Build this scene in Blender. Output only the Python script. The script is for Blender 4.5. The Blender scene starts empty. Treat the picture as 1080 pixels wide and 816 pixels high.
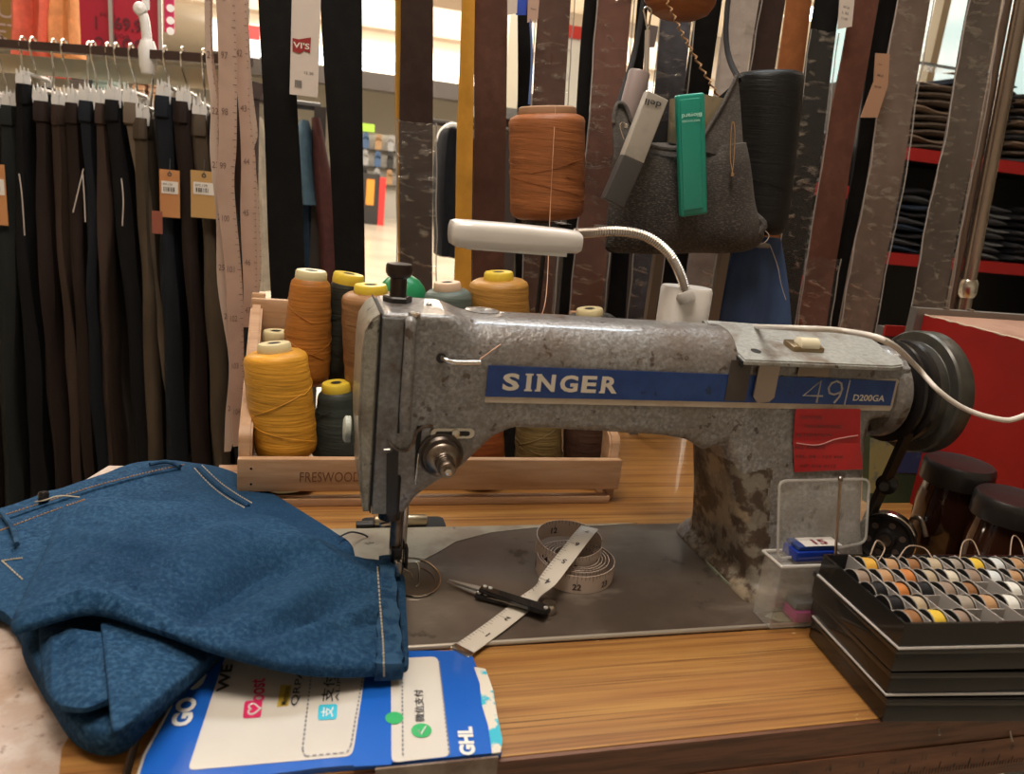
import bpy, bmesh, math, random
from mathutils import Vector, Matrix, noise
from mathutils.bvhtree import BVHTree
random.seed(7)
R = math.radians
PI = math.pi
SC = bpy.context.scene
COL = SC.collection

# ---------------------------------------------------------------- camera
FPX = 812.0
_zd = Vector((-311, 3000, FPX)).normalized()
ZU = -_zd
_x = Vector((2960, 87, FPX)).normalized()
XV = (_x - _x.dot(ZU) * ZU).normalized()
YV = ZU.cross(XV)
CAMP = Vector((-0.07947973, -0.55381461, 0.31312441))
def world_dir(v):
    v = Vector(v)
    return Vector((XV.dot(v), YV.dot(v), ZU.dot(v)))
cam_data = bpy.data.cameras.new('camera')
cam = bpy.data.objects.new('camera', cam_data)
COL.objects.link(cam)
cam_data.sensor_width = 36
cam_data.lens = FPX / 1080 * 36
cam_data.clip_start = 0.02
cam_data.clip_end = 100
cam_data.dof.use_dof = True
cam_data.dof.focus_distance = 0.75
cam_data.dof.aperture_fstop = 11
cr, cu, cb = world_dir((1, 0, 0)), world_dir((0, -1, 0)), world_dir((0, 0, -1))
mw = Matrix.Identity(4)
for i in range(3):
    mw[i][0] = cr[i]; mw[i][1] = cu[i]; mw[i][2] = cb[i]; mw[i][3] = CAMP[i]
cam.matrix_world = mw
SC.camera = cam
def ray(px, py):
    return world_dir((px - 540, py - 408, FPX))
def P(px, py, x=None, y=None, z=None):
    """where a sight line of the photograph meets a plane of the room"""
    r = ray(px, py)
    if x is not None: t = (x - CAMP[0]) / r[0]
    elif y is not None: t = (y - CAMP[1]) / r[1]
    else: t = (z - CAMP[2]) / r[2]
    return CAMP + r * t

# ---------------------------------------------------------------- view, world, lights
SC.view_settings.view_transform = 'Standard'
SC.view_settings.look = 'None'
SC.view_settings.gamma = 1
SC.view_settings.use_curve_mapping = False
SC.view_settings.exposure = 0.22
wd = bpy.data.worlds.new('world'); SC.world = wd
wd.use_nodes = True
wd.node_tree.nodes['Background'].inputs[0].default_value = (1.0, 0.90, 0.80, 1)
wd.node_tree.nodes['Background'].inputs[1].default_value = 0.04
def area(name, loc, target, sx, sy, power, color):
    l = bpy.data.lights.new(name, 'AREA'); l.shape = 'RECTANGLE'; l.size = sx; l.size_y = sy
    l.energy = power; l.color = color
    o = bpy.data.objects.new(name, l); COL.objects.link(o)
    o.location = loc
    o.rotation_euler = (Vector(target) - Vector(loc)).to_track_quat('-Z', 'Y').to_euler()
    return o
WARM = (1.0, 0.89, 0.76)
area('ceiling_downlight_over_counter', (-0.1, -0.25, 1.75), (0.1, 0.05, 0), 0.7, 0.5, 20, WARM)
area('ceiling_downlight_left', (-1.0, 0.0, 1.75), (-0.3, 0.3, 0), 0.6, 0.6, 5, WARM)
area('ceiling_downlight_behind', (0.5, 1.3, 1.9), (0.5, 1.4, 0), 1.2, 0.8, 10, WARM)
area('added_cool_light_over_straps', (0.3, 0.78, 1.8), (0.15, 0.0, 0.2), 1.3, 0.25, 14, (0.80, 0.92, 1.0))  # added cool light, placed for a bluish highlight on the arm top
area('ceiling_downlight_jeans_wall', (2.4, 0.9, 1.9), (2.6, 2.3, 0.1), 1.0, 0.5, 9, WARM)
area('shop_ceiling_light_far', (1.5, 9.5, 1.9), (1.5, 9.5, -0.75), 5, 10, 700, (1.0, 0.90, 0.76))
area('shop_ceiling_light_left', (-0.8, 3.2, 1.9), (-0.8, 3.4, 0), 2.0, 1.5, 120, (1.0, 0.88, 0.72))

# ---------------------------------------------------------------- materials
MATS = {}
def mat(name, base, rough=.55, metal=0, layers=(), bump=(), spec=.5, emit=None, coat=0, sheen=0, trans=0, alpha=1, coord='Object'):
    """layers: (colour, scale, lo, hi[, (sx,sy,sz)]) noise-masked colours; bump: (scale, strength, dist[, stretch])"""
    if name in MATS: return MATS[name]
    m = bpy.data.materials.new(name); m.use_nodes = True
    nt = m.node_tree; N = nt.nodes; L = nt.links
    b = N['Principled BSDF']
    b.inputs['Roughness'].default_value = rough
    b.inputs['Metallic'].default_value = metal
    b.inputs['Specular IOR Level'].default_value = spec
    b.inputs['Coat Weight'].default_value = coat
    b.inputs['Sheen Weight'].default_value = sheen
    b.inputs['Transmission Weight'].default_value = trans
    b.inputs['Alpha'].default_value = alpha
    c = (*base, 1)
    b.inputs['Base Color'].default_value = c
    tc = N.new('ShaderNodeTexCoord')
    cur = None
    for i, ly in enumerate(layers):
        col, sc, lo, hi = ly[:4]; st = ly[4] if len(ly) > 4 else (1, 1, 1)
        mp = N.new('ShaderNodeMapping'); mp.inputs['Scale'].default_value = st
        mp.inputs['Location'].default_value = (i * 3.1, i * 1.7, i * .9)
        L.new(tc.outputs[coord], mp.inputs[0])
        no = N.new('ShaderNodeTexNoise'); no.inputs['Scale'].default_value = sc; no.inputs['Detail'].default_value = 5
        no.inputs['Roughness'].default_value = .6
        L.new(mp.outputs[0], no.inputs['Vector'])
        mr = N.new('ShaderNodeMapRange'); mr.inputs[1].default_value = lo; mr.inputs[2].default_value = hi
        L.new(no.outputs['Fac'], mr.inputs[0])
        mx = N.new('ShaderNodeMix'); mx.data_type = 'RGBA'
        L.new(mr.outputs[0], mx.inputs[0])
        if cur is None: mx.inputs[6].default_value = c
        else: L.new(cur, mx.inputs[6])
        mx.inputs[7].default_value = (*col, 1)
        cur = mx.outputs[2]
    if cur is not None: L.new(cur, b.inputs['Base Color'])
    if emit:
        if cur is not None: L.new(cur, b.inputs['Emission Color'])
        else: b.inputs['Emission Color'].default_value = c
        b.inputs['Emission Strength'].default_value = emit
    prev = None
    for j, bp in enumerate(bump):
        sc, stn, dist = bp[:3]; st = bp[3] if len(bp) > 3 else (1, 1, 1)
        mp = N.new('ShaderNodeMapping'); mp.inputs['Scale'].default_value = st
        L.new(tc.outputs[coord], mp.inputs[0])
        no = N.new('ShaderNodeTexNoise'); no.inputs['Scale'].default_value = sc; no.inputs['Detail'].default_value = 4
        L.new(mp.outputs[0], no.inputs['Vector'])
        bn = N.new('ShaderNodeBump'); bn.inputs['Strength'].default_value = stn; bn.inputs['Distance'].default_value = dist
        L.new(no.outputs['Fac'], bn.inputs['Height'])
        if prev is not None: L.new(prev, bn.inputs['Normal'])
        prev = bn.outputs[0]
    if prev is not None: L.new(prev, b.inputs['Normal'])
    MATS[name] = m
    return m

def film(name, tint=(.9, .88, .85), fac=(.05, .45), scale=40, rough=.12, stretch=(1, 1, 1), body=.06):
    """thin clear plastic: mostly see-through with crinkled reflections"""
    if name in MATS: return MATS[name]
    m = bpy.data.materials.new(name); m.use_nodes = True
    nt = m.node_tree; N = nt.nodes; L = nt.links
    for n in list(N):
        if n.type != 'OUTPUT_MATERIAL': N.remove(n)
    out = [n for n in N if n.type == 'OUTPUT_MATERIAL'][0]
    tr = N.new('ShaderNodeBsdfTransparent'); gl = N.new('ShaderNodeBsdfGlossy'); df = N.new('ShaderNodeBsdfDiffuse')
    gl.inputs['Roughness'].default_value = rough; gl.inputs['Color'].default_value = (*tint, 1)
    df.inputs['Color'].default_value = (*tint, 1)
    tc = N.new('ShaderNodeTexCoord'); mp = N.new('ShaderNodeMapping'); mp.inputs['Scale'].default_value = stretch
    L.new(tc.outputs['Object'], mp.inputs[0])
    no = N.new('ShaderNodeTexNoise'); no.inputs['Scale'].default_value = scale; no.inputs['Detail'].default_value = 4
    no.inputs['Distortion'].default_value = .4
    L.new(mp.outputs[0], no.inputs['Vector'])
    bn = N.new('ShaderNodeBump'); bn.inputs['Strength'].default_value = 1; bn.inputs['Distance'].default_value = .006
    L.new(no.outputs['Fac'], bn.inputs['Height']); L.new(bn.outputs[0], gl.inputs['Normal'])
    mr = N.new('ShaderNodeMapRange'); mr.inputs[1].default_value = .56; mr.inputs[2].default_value = .72
    mr.inputs[3].default_value = fac[0]; mr.inputs[4].default_value = fac[1]
    L.new(no.outputs['Fac'], mr.inputs[0])
    m1 = N.new('ShaderNodeMixShader'); m1.inputs[0].default_value = body
    L.new(tr.outputs[0], m1.inputs[1]); L.new(df.outputs[0], m1.inputs[2])
    m2 = N.new('ShaderNodeMixShader'); L.new(mr.outputs[0], m2.inputs[0])
    L.new(m1.outputs[0], m2.inputs[1]); L.new(gl.outputs[0], m2.inputs[2])
    L.new(m2.outputs[0], out.inputs['Surface'])
    MATS[name] = m
    return m

# ---------------------------------------------------------------- object helpers
def wloc(o):
    v = Vector((0, 0, 0))
    while o is not None:
        v += o.location; o = o.parent
    return v
def tag(o, label=None, cat=None, group=None, kind=None):
    if label: o['label'] = label
    if cat: o['category'] = cat
    if group: o['group'] = group
    if kind: o['kind'] = kind
    return o
def thing(name, label, cat, loc, group=None):
    o = bpy.data.objects.new(name, None); COL.objects.link(o)
    o.empty_display_size = .02
    o.location = loc
    return tag(o, label, cat, group)
def obj(name, bm, m, parent=None, loc=None, label=None, smooth=True, bevel=0, seg=2):
    """bm in world coordinates -> one mesh object (child of parent, or top level with its origin at loc)"""
    if isinstance(bm, bmesh.types.BMesh):
        me = bpy.data.meshes.new(name)
        bmesh.ops.recalc_face_normals(bm, faces=bm.faces[:])
        bm.to_mesh(me); bm.free()
    else: me = bm; me.name = name
    o = bpy.data.objects.new(name, me); COL.objects.link(o)
    off = wloc(parent) if parent is not None else Vector(loc or (0, 0, 0))
    if parent is not None: o.parent = parent
    else: o.location = off
    if off.length: me.transform(Matrix.Translation(-off))
    if m is not None:
        me.materials.clear()
        for mm in (m if isinstance(m, (list, tuple)) else [m]): me.materials.append(mm)
    if smooth:
        me.polygons.foreach_set('use_smooth', [True] * len(me.polygons))
        try: me.set_sharp_from_angle(angle=R(40))
        except Exception: pass
    if bevel:
        md = o.modifiers.new('bevel', 'BEVEL'); md.width = bevel; md.segments = seg; md.limit_method = 'ANGLE'; md.angle_limit = R(40)
        md.harden_normals = False
    if label: o['label'] = label
    return o
def copy_tree(o, parent=None):
    c = o.copy(); COL.objects.link(c); c.parent = parent
    for ch in [k for k in o.children]: copy_tree(ch, c)
    return c
def struct(name, bm, m, **k):
    o = obj(name, bm, m, **k); o['kind'] = 'structure'; return o
def NB(): return bmesh.new()
def box(bm, c, s, rot=None, bev=0, seg=2):
    M = Matrix.Translation(Vector(c))
    if rot is not None: M = M @ (rot.to_4x4() if isinstance(rot, Matrix) else Matrix.Rotation(rot, 4, 'Z'))
    r = bmesh.ops.create_cube(bm, size=1, matrix=M @ Matrix.Diagonal((s[0], s[1], s[2], 1)))
    if bev:
        es = list({e for v in r['verts'] for e in v.link_edges})
        bmesh.ops.bevel(bm, geom=es, offset=bev, segments=seg, affect='EDGES', profile=.6)
    return bm
def bx(x0, x1, y0, y1, z0, z1, bev=0, bm=None):
    bm = bm or NB()
    return box(bm, ((x0 + x1) / 2, (y0 + y1) / 2, (z0 + z1) / 2), (abs(x1 - x0), abs(y1 - y0), abs(z1 - z0)), bev=bev)
def axis_mat(axis):
    a = Vector(axis).normalized()
    return a.to_track_quat('Z', 'Y').to_matrix()
def lathe(bm, prof, c, axis=(0, 0, 1), seg=40, cap=True, wob=None):
    M = axis_mat(axis); c = Vector(c); rings = []
    for k, (r, h) in enumerate(prof):
        ring = []
        for i in range(seg):
            a = 2 * PI * i / seg
            rr = r * (1 + (wob(a, h) if wob else 0))
            ring.append(bm.verts.new(c + M @ Vector((rr * math.cos(a), rr * math.sin(a), h))))
        rings.append(ring)
    for a, b in zip(rings, rings[1:]):
        for i in range(seg):
            j = (i + 1) % seg
            bm.faces.new((a[i], a[j], b[j], b[i]))
    if cap:
        bm.faces.new(rings[0]); bm.faces.new(rings[-1])
    return bm
def cyl(bm, c, r, h, axis=(0, 0, 1), seg=28, bev=0):
    if bev: return lathe(bm, [(r - bev, 0), (r, bev), (r, h - bev), (r - bev, h)], c, axis, seg)
    return lathe(bm, [(r, 0), (r, h)], c, axis, seg)
def spline(pts, n):
    """Catmull-Rom through tuples of any length"""
    out = []
    m = len(pts)
    for k in range(n):
        t = k / (n - 1) * (m - 1); i = min(int(t), m - 2); f = t - i
        p0 = pts[max(i - 1, 0)]; p1 = pts[i]; p2 = pts[i + 1]; p3 = pts[min(i + 2, m - 1)]
        out.append(tuple(.5 * (2 * b + (c - a) * f + (2 * a - 5 * b + 4 * c - d) * f * f + (3 * b - a - 3 * c + d) * f ** 3)
                         for a, b, c, d in zip(p0, p1, p2, p3)))
    return out
def tube(bm, pts, r, seg=8, n=0, cap=True):
    pts = [tuple(p) for p in pts]
    if n: pts = spline(pts, n)
    pts = [Vector(p) for p in pts]; rings = []
    up = None
    for i, p in enumerate(pts):
        t = (pts[min(i + 1, len(pts) - 1)] - pts[max(i - 1, 0)])
        if t.length < 1e-9: t = Vector((0, 0, 1))
        t.normalize()
        if up is None: up = t.orthogonal().normalized()
        up = (up - up.dot(t) * t)
        up = up.normalized() if up.length > 1e-6 else t.orthogonal().normalized()
        s = t.cross(up)
        rr = r(i / (len(pts) - 1)) if callable(r) else r
        rings.append([bm.verts.new(p + (up * math.cos(2 * PI * k / seg) + s * math.sin(2 * PI * k / seg)) * rr) for k in range(seg)])
    for a, b in zip(rings, rings[1:]):
        for k in range(seg):
            j = (k + 1) % seg; bm.faces.new((a[k], a[j], b[j], b[k]))
    if cap: bm.faces.new(rings[0]); bm.faces.new(rings[-1])
    return bm
def prism(bm, poly, o, u, v, d, bev=0):
    """polygon in the (u,v) frame at o, extruded by vector d"""
    o, u, v, d = Vector(o), Vector(u), Vector(v), Vector(d)
    a = [bm.verts.new(o + u * p[0] + v * p[1]) for p in poly]
    b = [bm.verts.new(o + u * p[0] + v * p[1] + d) for p in poly]
    n = len(poly)
    fs = [bm.faces.new(a), bm.faces.new(list(reversed(b)))]
    for i in range(n): fs.append(bm.faces.new((a[i], b[i], b[(i + 1) % n], a[(i + 1) % n])))
    if bev:
        bmesh.ops.recalc_face_normals(bm, faces=fs)
        es = [e for f in fs[:2] for e in f.edges]
        bmesh.ops.bevel(bm, geom=es, offset=bev, segments=2, affect='EDGES')
    return bm
def rpoly(w, h, r, n=5):
    """rounded rectangle centred on 0"""
    out = []
    for cx, cy, a0 in ((w / 2 - r, h / 2 - r, 0), (-w / 2 + r, h / 2 - r, 90), (-w / 2 + r, -h / 2 + r, 180), (w / 2 - r, -h / 2 + r, 270)):
        for i in range(n + 1):
            a = R(a0 + 90 * i / n); out.append((cx + r * math.cos(a), cy + r * math.sin(a)))
    return out
def grid_loft(bm, rings, closed=True, cap=True):
    vs = [[bm.verts.new(p) for p in r] for r in rings]
    n = len(vs[0])
    for a, b in zip(vs, vs[1:]):
        for i in range(n if closed else n - 1):
            j = (i + 1) % n; bm.faces.new((a[i], a[j], b[j], b[i]))
    if closed and cap:
        bm.faces.new(vs[0]); bm.faces.new(vs[-1])
    return bm
def text_mesh(s, depth=.0003, bold=0.0):
    cu_ = bpy.data.curves.new('lettering', 'FONT'); cu_.body = s; cu_.size = 1; cu_.extrude = 0; cu_.offset = bold
    cu_.resolution_u = 3
    t = bpy.data.objects.new('lettering', cu_); COL.objects.link(t)
    bpy.context.view_layer.update()
    me = bpy.data.meshes.new_from_object(t.evaluated_get(bpy.context.evaluated_depsgraph_get()))
    bpy.data.objects.remove(t); bpy.data.curves.remove(cu_)
    return me
def text(bm, s, o, u, v, width=None, height=None, n=None, lift=.0002, bold=0.0):
    """lettering as thin raised shapes: from corner o along u (unit) with v up; scaled to width and cap height"""
    me = text_mesh(s, bold=bold)
    if not len(me.vertices): return bm
    o, u, v = Vector(o), Vector(u).normalized(), Vector(v).normalized()
    nn = Vector(n) if n is not None else u.cross(v).normalized()
    xs = [p.co.x for p in me.vertices]; ys = [p.co.y for p in me.vertices]
    x0, x1, y0, y1 = min(xs), max(xs), min(ys), max(ys)
    w, h = max(x1 - x0, 1e-6), max(y1 - y0, 1e-6)
    sx = width / w if width else None; sy = height / h if height else None
    sx = sx or sy; sy = sy or sx
    vs = [bm.verts.new(o + u * ((p.co.x - x0) * sx) + v * ((p.co.y - y0) * sy) + nn * lift) for p in me.vertices]
    for f in me.polygons:
        try: bm.faces.new([vs[i] for i in f.vertices])
        except ValueError: pass
    bpy.data.meshes.remove(me)
    return bm
def nz(p, s=1.0, seed=0.0):
    return noise.noise(Vector((p[0] * s + seed, p[1] * s - seed * .7, p[2] * s + seed * 1.3)))
# ================================================================ THE SHOP (setting)
FZ = -0.75; CZ = 2.05
m_floor = mat('glossy_cream_floor_tile', (.56, .49, .39), .18, layers=[((.44, .38, .30), 1.2, .4, .65)])
m_ceil = mat('shop_ceiling_paint', (.78, .70, .60), .8)
m_wall = mat('shop_wall_paint', (.62, .58, .50), .7)
m_dark = mat('dark_brown_trim', (.03, .022, .018), .5)
m_glow = mat('ceiling_light_diffuser', (1, .93, .82), .4, emit=9)
m_glow2 = mat('lit_cove_panel', (1, .92, .80), .4, emit=1.6)
struct('floor', bx(-6, 12, -2.5, 20, FZ - .05, FZ), m_floor, smooth=False)
struct('ceiling', bx(-6, 12, -2.5, 20, CZ, CZ + .05), m_ceil, smooth=False)
struct('wall_back', bx(-6, 12, 19.9, 20, FZ, CZ), m_wall, smooth=False)
struct('wall_left', bx(-6.1, -6, -2.5, 20, FZ, CZ), m_wall, smooth=False)
struct('wall_right', bx(12, 12.1, -2.5, 20, FZ, CZ), m_wall, smooth=False)
struct('wall_front', bx(-6, 12, -2.6, -2.5, FZ, CZ), m_wall, smooth=False)
struct('trim_1', bx(-1.5, 6.5, 7.9, 8.15, 1.62, CZ), mat('bulkhead_paint', (.60, .50, .42), .7), smooth=False)
struct('trim_2', bx(-1.5, 8, 11.8, 12.2, 1.38, 1.62), m_dark, smooth=False)
m_cove = struct('trim_3', bx(-1.5, 8, 11.9, 12.3, 1.62, 2.0), m_glow2, smooth=False)
def ceiling_light(x, y, label, sx=.5, sy=.5):
    t = thing('ceiling_light', label, 'ceiling light', (x, y, CZ), 'square lights in the shop ceiling')
    obj('diffuser', bx(x - sx / 2, x + sx / 2, y - sy / 2, y + sy / 2, CZ - .02, CZ - .008), m_glow, t, smooth=False)
    f = NB()
    for a, b, c, d in ((-1, 1, 1, 1.08), (-1, 1, -1.08, -1), (-1.08, -1, -1.08, 1.08), (1, 1.08, -1.08, 1.08)):
        bx(x + a * sx / 2, x + b * sx / 2, y + c * sy / 2, y + d * sy / 2, CZ - .03, CZ - .002, bm=f)
    obj('frame', f, m_ceil, t, smooth=False)
wl_ = [('over the aisle behind the mustard strap', 2.15, 8.9), ('beyond the gap between the black straps', 1.4, 9.6), ('at the far left of the ceiling', -1.4, 6.0),
       ('above the shelves of jeans, left one', 4.4, 6.2), ('above the shelves of jeans, right one', 5.8, 6.4), ('over the far end of the aisle', 3.0, 10.5)]
for w_, x_, y_ in wl_:
    ceiling_light(x_, y_, 'bright warm square ceiling light ' + w_)

# far wall rack with sandals
m_rackf = mat('rack_grey_panel', (.42, .40, .36), .6)
def P2(px, py, y): return P(px, py, y=y)
rk = thing('sandal_rack', 'grey display rack of sandals on the far side of the aisle', 'display rack', (2.1, 16.0, FZ))
a_, b_ = P2(352, 136, 16.0), P2(425, 210, 16.0)
obj('back_panel', bx(a_.x, b_.x, 16.0, 16.05, FZ, a_.z), m_rackf, rk, smooth=False)
obj('header_sign', bx(P2(374, 0, 15.9).x, P2(402, 0, 15.9).x, 15.9, 15.96, a_.z + .02, a_.z + .17), mat('lime_sign', (.35, .60, .05), .4, emit=.5), rk, smooth=False, label='lime green header sign')
rails = NB()
rowsz = [P2(400, yy, 15.9).z for yy in (158, 176, 194)]
for z_ in rowsz: bx(a_.x, b_.x, 15.84, 16.0, z_ - .02, z_, bm=rails)
obj('rail', rails, m_dark, rk, smooth=False)
shoe_cols = [mat('sandal_blue', (.06, .12, .25), .5), mat('sandal_grey', (.35, .35, .36), .5), mat('sandal_black', (.02, .02, .02), .4), mat('sandal_tan', (.40, .24, .12), .5)]
def sandal_bm(x, z, s):
    b = NB()
    pl = [(-.04, 0), (.045, 0), (.05, .09), (.035, .19), (0, .22), (-.035, .19), (-.045, .09)]
    prism(b, [(p * s, q * s) for p, q in pl], (x, 15.80, z), (1, 0, 0), (0, 0, 1), (0, .022, 0))
    tube(b, [(x - .04 * s, 15.80, z + .12 * s), (x, 15.74, z + .16 * s), (x + .04 * s, 15.80, z + .12 * s)], .012 * s, 6, n=7)
    return b
names_c = ['blue', 'grey', 'black', 'tan']; ordn = ['first', 'second', 'third', 'fourth', 'fifth', 'sixth', 'seventh', 'eighth', 'ninth', 'tenth', 'eleventh', 'twelfth', 'thirteenth', 'fourteenth', 'fifteenth', 'sixteenth']
for r_, z_ in enumerate(rowsz):
    for k in range(6):
        ci = (k * 2 + r_ + k // 3) % 4; x_ = a_.x + .12 + k * (b_.x - a_.x - .2) / 5.0
        o = obj('sandal', sandal_bm(x_, z_, 1.45), shoe_cols[ci], loc=(x_, 15.82, z_))
        tag(o, '%s sandal on the %s rail of the far rack, %s from the left' % (names_c[ci], ['top', 'middle', 'bottom'][r_], ordn[k]), 'sandal', 'sandals on the far display rack')
# sale stand
st = P2(391, 222, 14.0); sx_ = st.x
sd = thing('sale_stand', 'black floor stand with orange print and red side in the aisle', 'display stand', (sx_, 14.0, FZ))
zt = P2(391, 183, 14.0).z; zb = max(FZ, P2(391, 224, 14.0).z)
obj('panel', bx(sx_ - .26, sx_ + .13, 13.95, 14.2, FZ, zt), mat('stand_black', (.02, .018, .018), .4), sd, smooth=False)
obj('side_panel', bx(sx_ + .13, sx_ + .24, 13.93, 14.2, FZ, zt - .05), mat('stand_red', (.65, .03, .03), .4), sd, smooth=False, label='red side panel')
obj('print', bx(sx_ - .10, sx_ + .04, 13.94, 13.949, zt - .55, zt - .10), mat('stand_orange', (.75, .28, .03), .4), sd, smooth=False, label='orange print')

# ---- garments hanging on the rack behind the black straps
def garment(name, label, cat, m, pts, y, depth, group=None, z_cut=None, sway=.012):
    """pts: list of (pxL, pxR, py) down the garment; a folded body with real depth"""
    rings = []; n = 28; sp = spline([tuple(map(float, p)) for p in pts], 22)
    sd_ = random.random() * 20
    for L_, R_, yy in sp:
        a = P(L_, yy, y=y); b = P(R_, yy, y=y); c = (a + b) / 2; w = (b - a).length / 2
        ring = []
        for i in range(n):
            t = 2 * PI * i / n
            cx, sy_ = math.cos(t), math.sin(t)
            px_ = c.x + w * math.copysign(abs(cx) ** .7, cx)
            py_ = y + depth * .5 * math.copysign(abs(sy_) ** .7, sy_) + sway * math.sin(px_ * 95 + sd_ + c.z * 3)
            ring.append(Vector((px_ + .35 * sway * math.sin(c.z * 14 + sd_), py_, c.z)))
        rings.append(ring)
    b_ = grid_loft(NB(), rings)
    loc = (sum((v.x for v in rings[0]), 0) / n, y, rings[0][0].z)
    o = obj(name, b_, m, loc=loc)
    return tag(o, label, cat, group)
def cloth(name, c, k=1.35):
    return mat(name, c, .85, layers=[(tuple(min(1, v * k) for v in c), 30, .4, .7)], bump=[(60, .3, .002)], spec=.15)
GY = 2.3
garment('jacket', 'cream jacket hanging left of the first black strap', 'jacket', cloth('cloth_cream', (.42, .36, .28)), [(268, 278, 125), (264, 284, 150), (266, 288, 200), (268, 296, 300)], GY, .3, 'clothes on the aisle rack')
garment('jacket', 'black jacket showing right beside the first wide black strap', 'jacket', cloth('cloth_black', (.012, .012, .014)), [(282, 296, 120), (280, 300, 150), (282, 312, 210), (290, 325, 320)], GY + .15, .3, 'clothes on the aisle rack')
garment('shirt', 'slate blue shirt hanging between the two black straps', 'shirt', cloth('cloth_slate', (.07, .12, .16)), [(316, 326, 128), (312, 332, 150), (313, 334, 185), (316, 336, 214)], GY, .25, 'clothes on the aisle rack')
garment('shirt', 'maroon long sleeved shirt sloping beside the slate blue shirt', 'shirt', cloth('cloth_maroon', (.06, .022, .02)), [(327, 336, 125), (329, 345, 160), (333, 356, 210), (338, 365, 310)], GY - .05, .2, 'clothes on the aisle rack')
garment('trousers', 'dark denim trousers hanging below the slate blue shirt', 'trousers', cloth('cloth_dkdenim', (.02, .04, .07)), [(314, 330, 212), (314, 334, 250), (316, 338, 330)], GY + .1, .2, 'clothes on the aisle rack')
garment('trousers', 'taupe trousers hanging low between the two black straps', 'trousers', cloth('cloth_taupe', (.16, .11, .08)), [(331, 345, 216), (332, 352, 260), (334, 358, 330)], GY + .12, .2, 'clothes on the aisle rack')
rr_ = thing('garment_rack', 'black metal garment rack standing behind the black straps', 'garment rack', (P2(330, 0, GY).x, GY, FZ))
b_ = NB(); zt = P2(330, 112, GY).z; xl, xr = P2(262, 112, GY).x, P2(338, 112, GY).x
obj('rail', tube(NB(), [(xl, GY, zt), (xr, GY, zt)], .014, 8), m_dark, rr_)
obj('post', tube(NB(), [(xl, GY, zt), (xl, GY, FZ)], .014, 8), m_dark, rr_)
obj('post', bx(xr - .02, xr + .02, GY - .02, GY + .02, FZ, zt), m_dark, rr_, smooth=False)
garment('dress', 'black long top on a hanger left of the mustard strap', 'dress', cloth('cloth_black2', (.008, .009, .012)), [(466, 478, 136), (460, 500, 150), (458, 502, 200), (457, 503, 269)], 2.6, .25, 'clothes on the aisle rack')
hg = obj('clothes_hanger', tube(NB(), [P2(462, 150, 2.6), P2(467, 138, 2.6), P2(478, 132, 2.6), P2(490, 140, 2.6)], .012, 6, n=12), mat('hanger_white', (.75, .74, .72), .35), loc=P2(470, 140, 2.6))
tag(hg, 'white hanger holding the black long top', 'clothes hanger')
rb = thing('garment_rack', 'thin black rail carrying the black long top behind the mustard strap', 'garment rack', (P2(478, 0, 2.65).x, 2.65, FZ))
zt = P2(478, 131, 2.65).z; xl, xr = P2(455, 131, 2.65).x, P2(560, 131, 2.65).x
obj('rail', tube(NB(), [(xl, 2.65, zt), (xr, 2.65, zt)], .012, 8), m_dark, rb)
for x_ in (xr, xl + .6): obj('post', tube(NB(), [(x_, 2.65, zt), (x_, 2.65, FZ)], .012, 8), m_dark, rb)
# cream pillar and sign boards seen between the middle straps
struct('trim_4', bx(P2(540, 0, 5).x, P2(556, 0, 5).x, 5, 5.2, FZ, CZ), mat('cream_pillar', (.62, .58, .48), .6), smooth=False)
sg = thing('wall_poster', 'white poster with red heading seen between the wrapped brown straps', 'poster', P2(610, 110, 4.5))
a_, b_ = P2(590, 25, 4.5), P2(622, 118, 4.5)
obj('sheet', bx(a_.x, b_.x, 4.5, 4.52, b_.z, a_.z), mat('poster_white', (.80, .78, .72), .5, layers=[((.55, .35, .25), 3, .55, .7)]), sg, smooth=False)
obj('heading', bx(a_.x, b_.x, 4.485, 4.499, P2(600, 40, 4.5).z, a_.z), mat('poster_red', (.62, .04, .03), .5), sg, smooth=False)
sg = thing('counter_display', 'grey low display table behind the brown thread cone', 'display table', (P2(530, 0, 4.2).x, 4.2, FZ))
a_ = P2(500, 112, 4.2); b_ = P2(700, 112, 4.2)
obj('top', bx(a_.x, b_.x, 4.0, 4.6, a_.z - .06, a_.z), cloth('cloth_greyheap', (.15, .15, .15)), sg, smooth=False)
obj('body', bx(a_.x + .03, b_.x - .03, 4.05, 4.55, FZ, a_.z - .06), mat('dim_dark_panel', (.02, .012, .012), .6), sg, smooth=False)

# ---- jeans shelves on the right
m_shelf_red = mat('shelf_red_edge', (.30, .010, .010), .4)
m_shelf_dk = mat('shelf_dark_body', (.012, .010, .010), .5)
SY = 1.95
def shelf_unit(label, pxl, pxr, py_edges, y, pytop, dep=.45, yaw=0):
    xl, xr = P(pxl, 200, y=y).x, P(pxr, 200, y=y).x
    t = thing('shelf_unit', label, 'shelf unit', ((xl + xr) / 2, y, FZ))
    xm = (pxl + pxr) / 2
    zt = P(xm, pytop, y=y).z
    obj('back_panel', bx(xl, xr, y + dep, y + dep + .02, FZ, zt), m_shelf_dk, t, smooth=False)
    for x_ in (xl, xr): obj('side_panel', bx(x_ - .012, x_ + .012, y + .02, y + dep, FZ, zt), m_shelf_dk, t, smooth=False)
    zs = []
    for e in py_edges:
        z = P(e[0], e[1], y=y).z; zs.append(z)
        s = obj('shelf', bx(xl + .013, xr - .013, y + .01, y + dep - .002, z - .03, z), m_shelf_dk, t, smooth=False)
        obj('front_edge', bx(xl, xr, y - .012, y + .01, z - .042, z + .002), m_shelf_red, s, smooth=False, label='red front edge')
    return t, zs, xl, xr, zt
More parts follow.
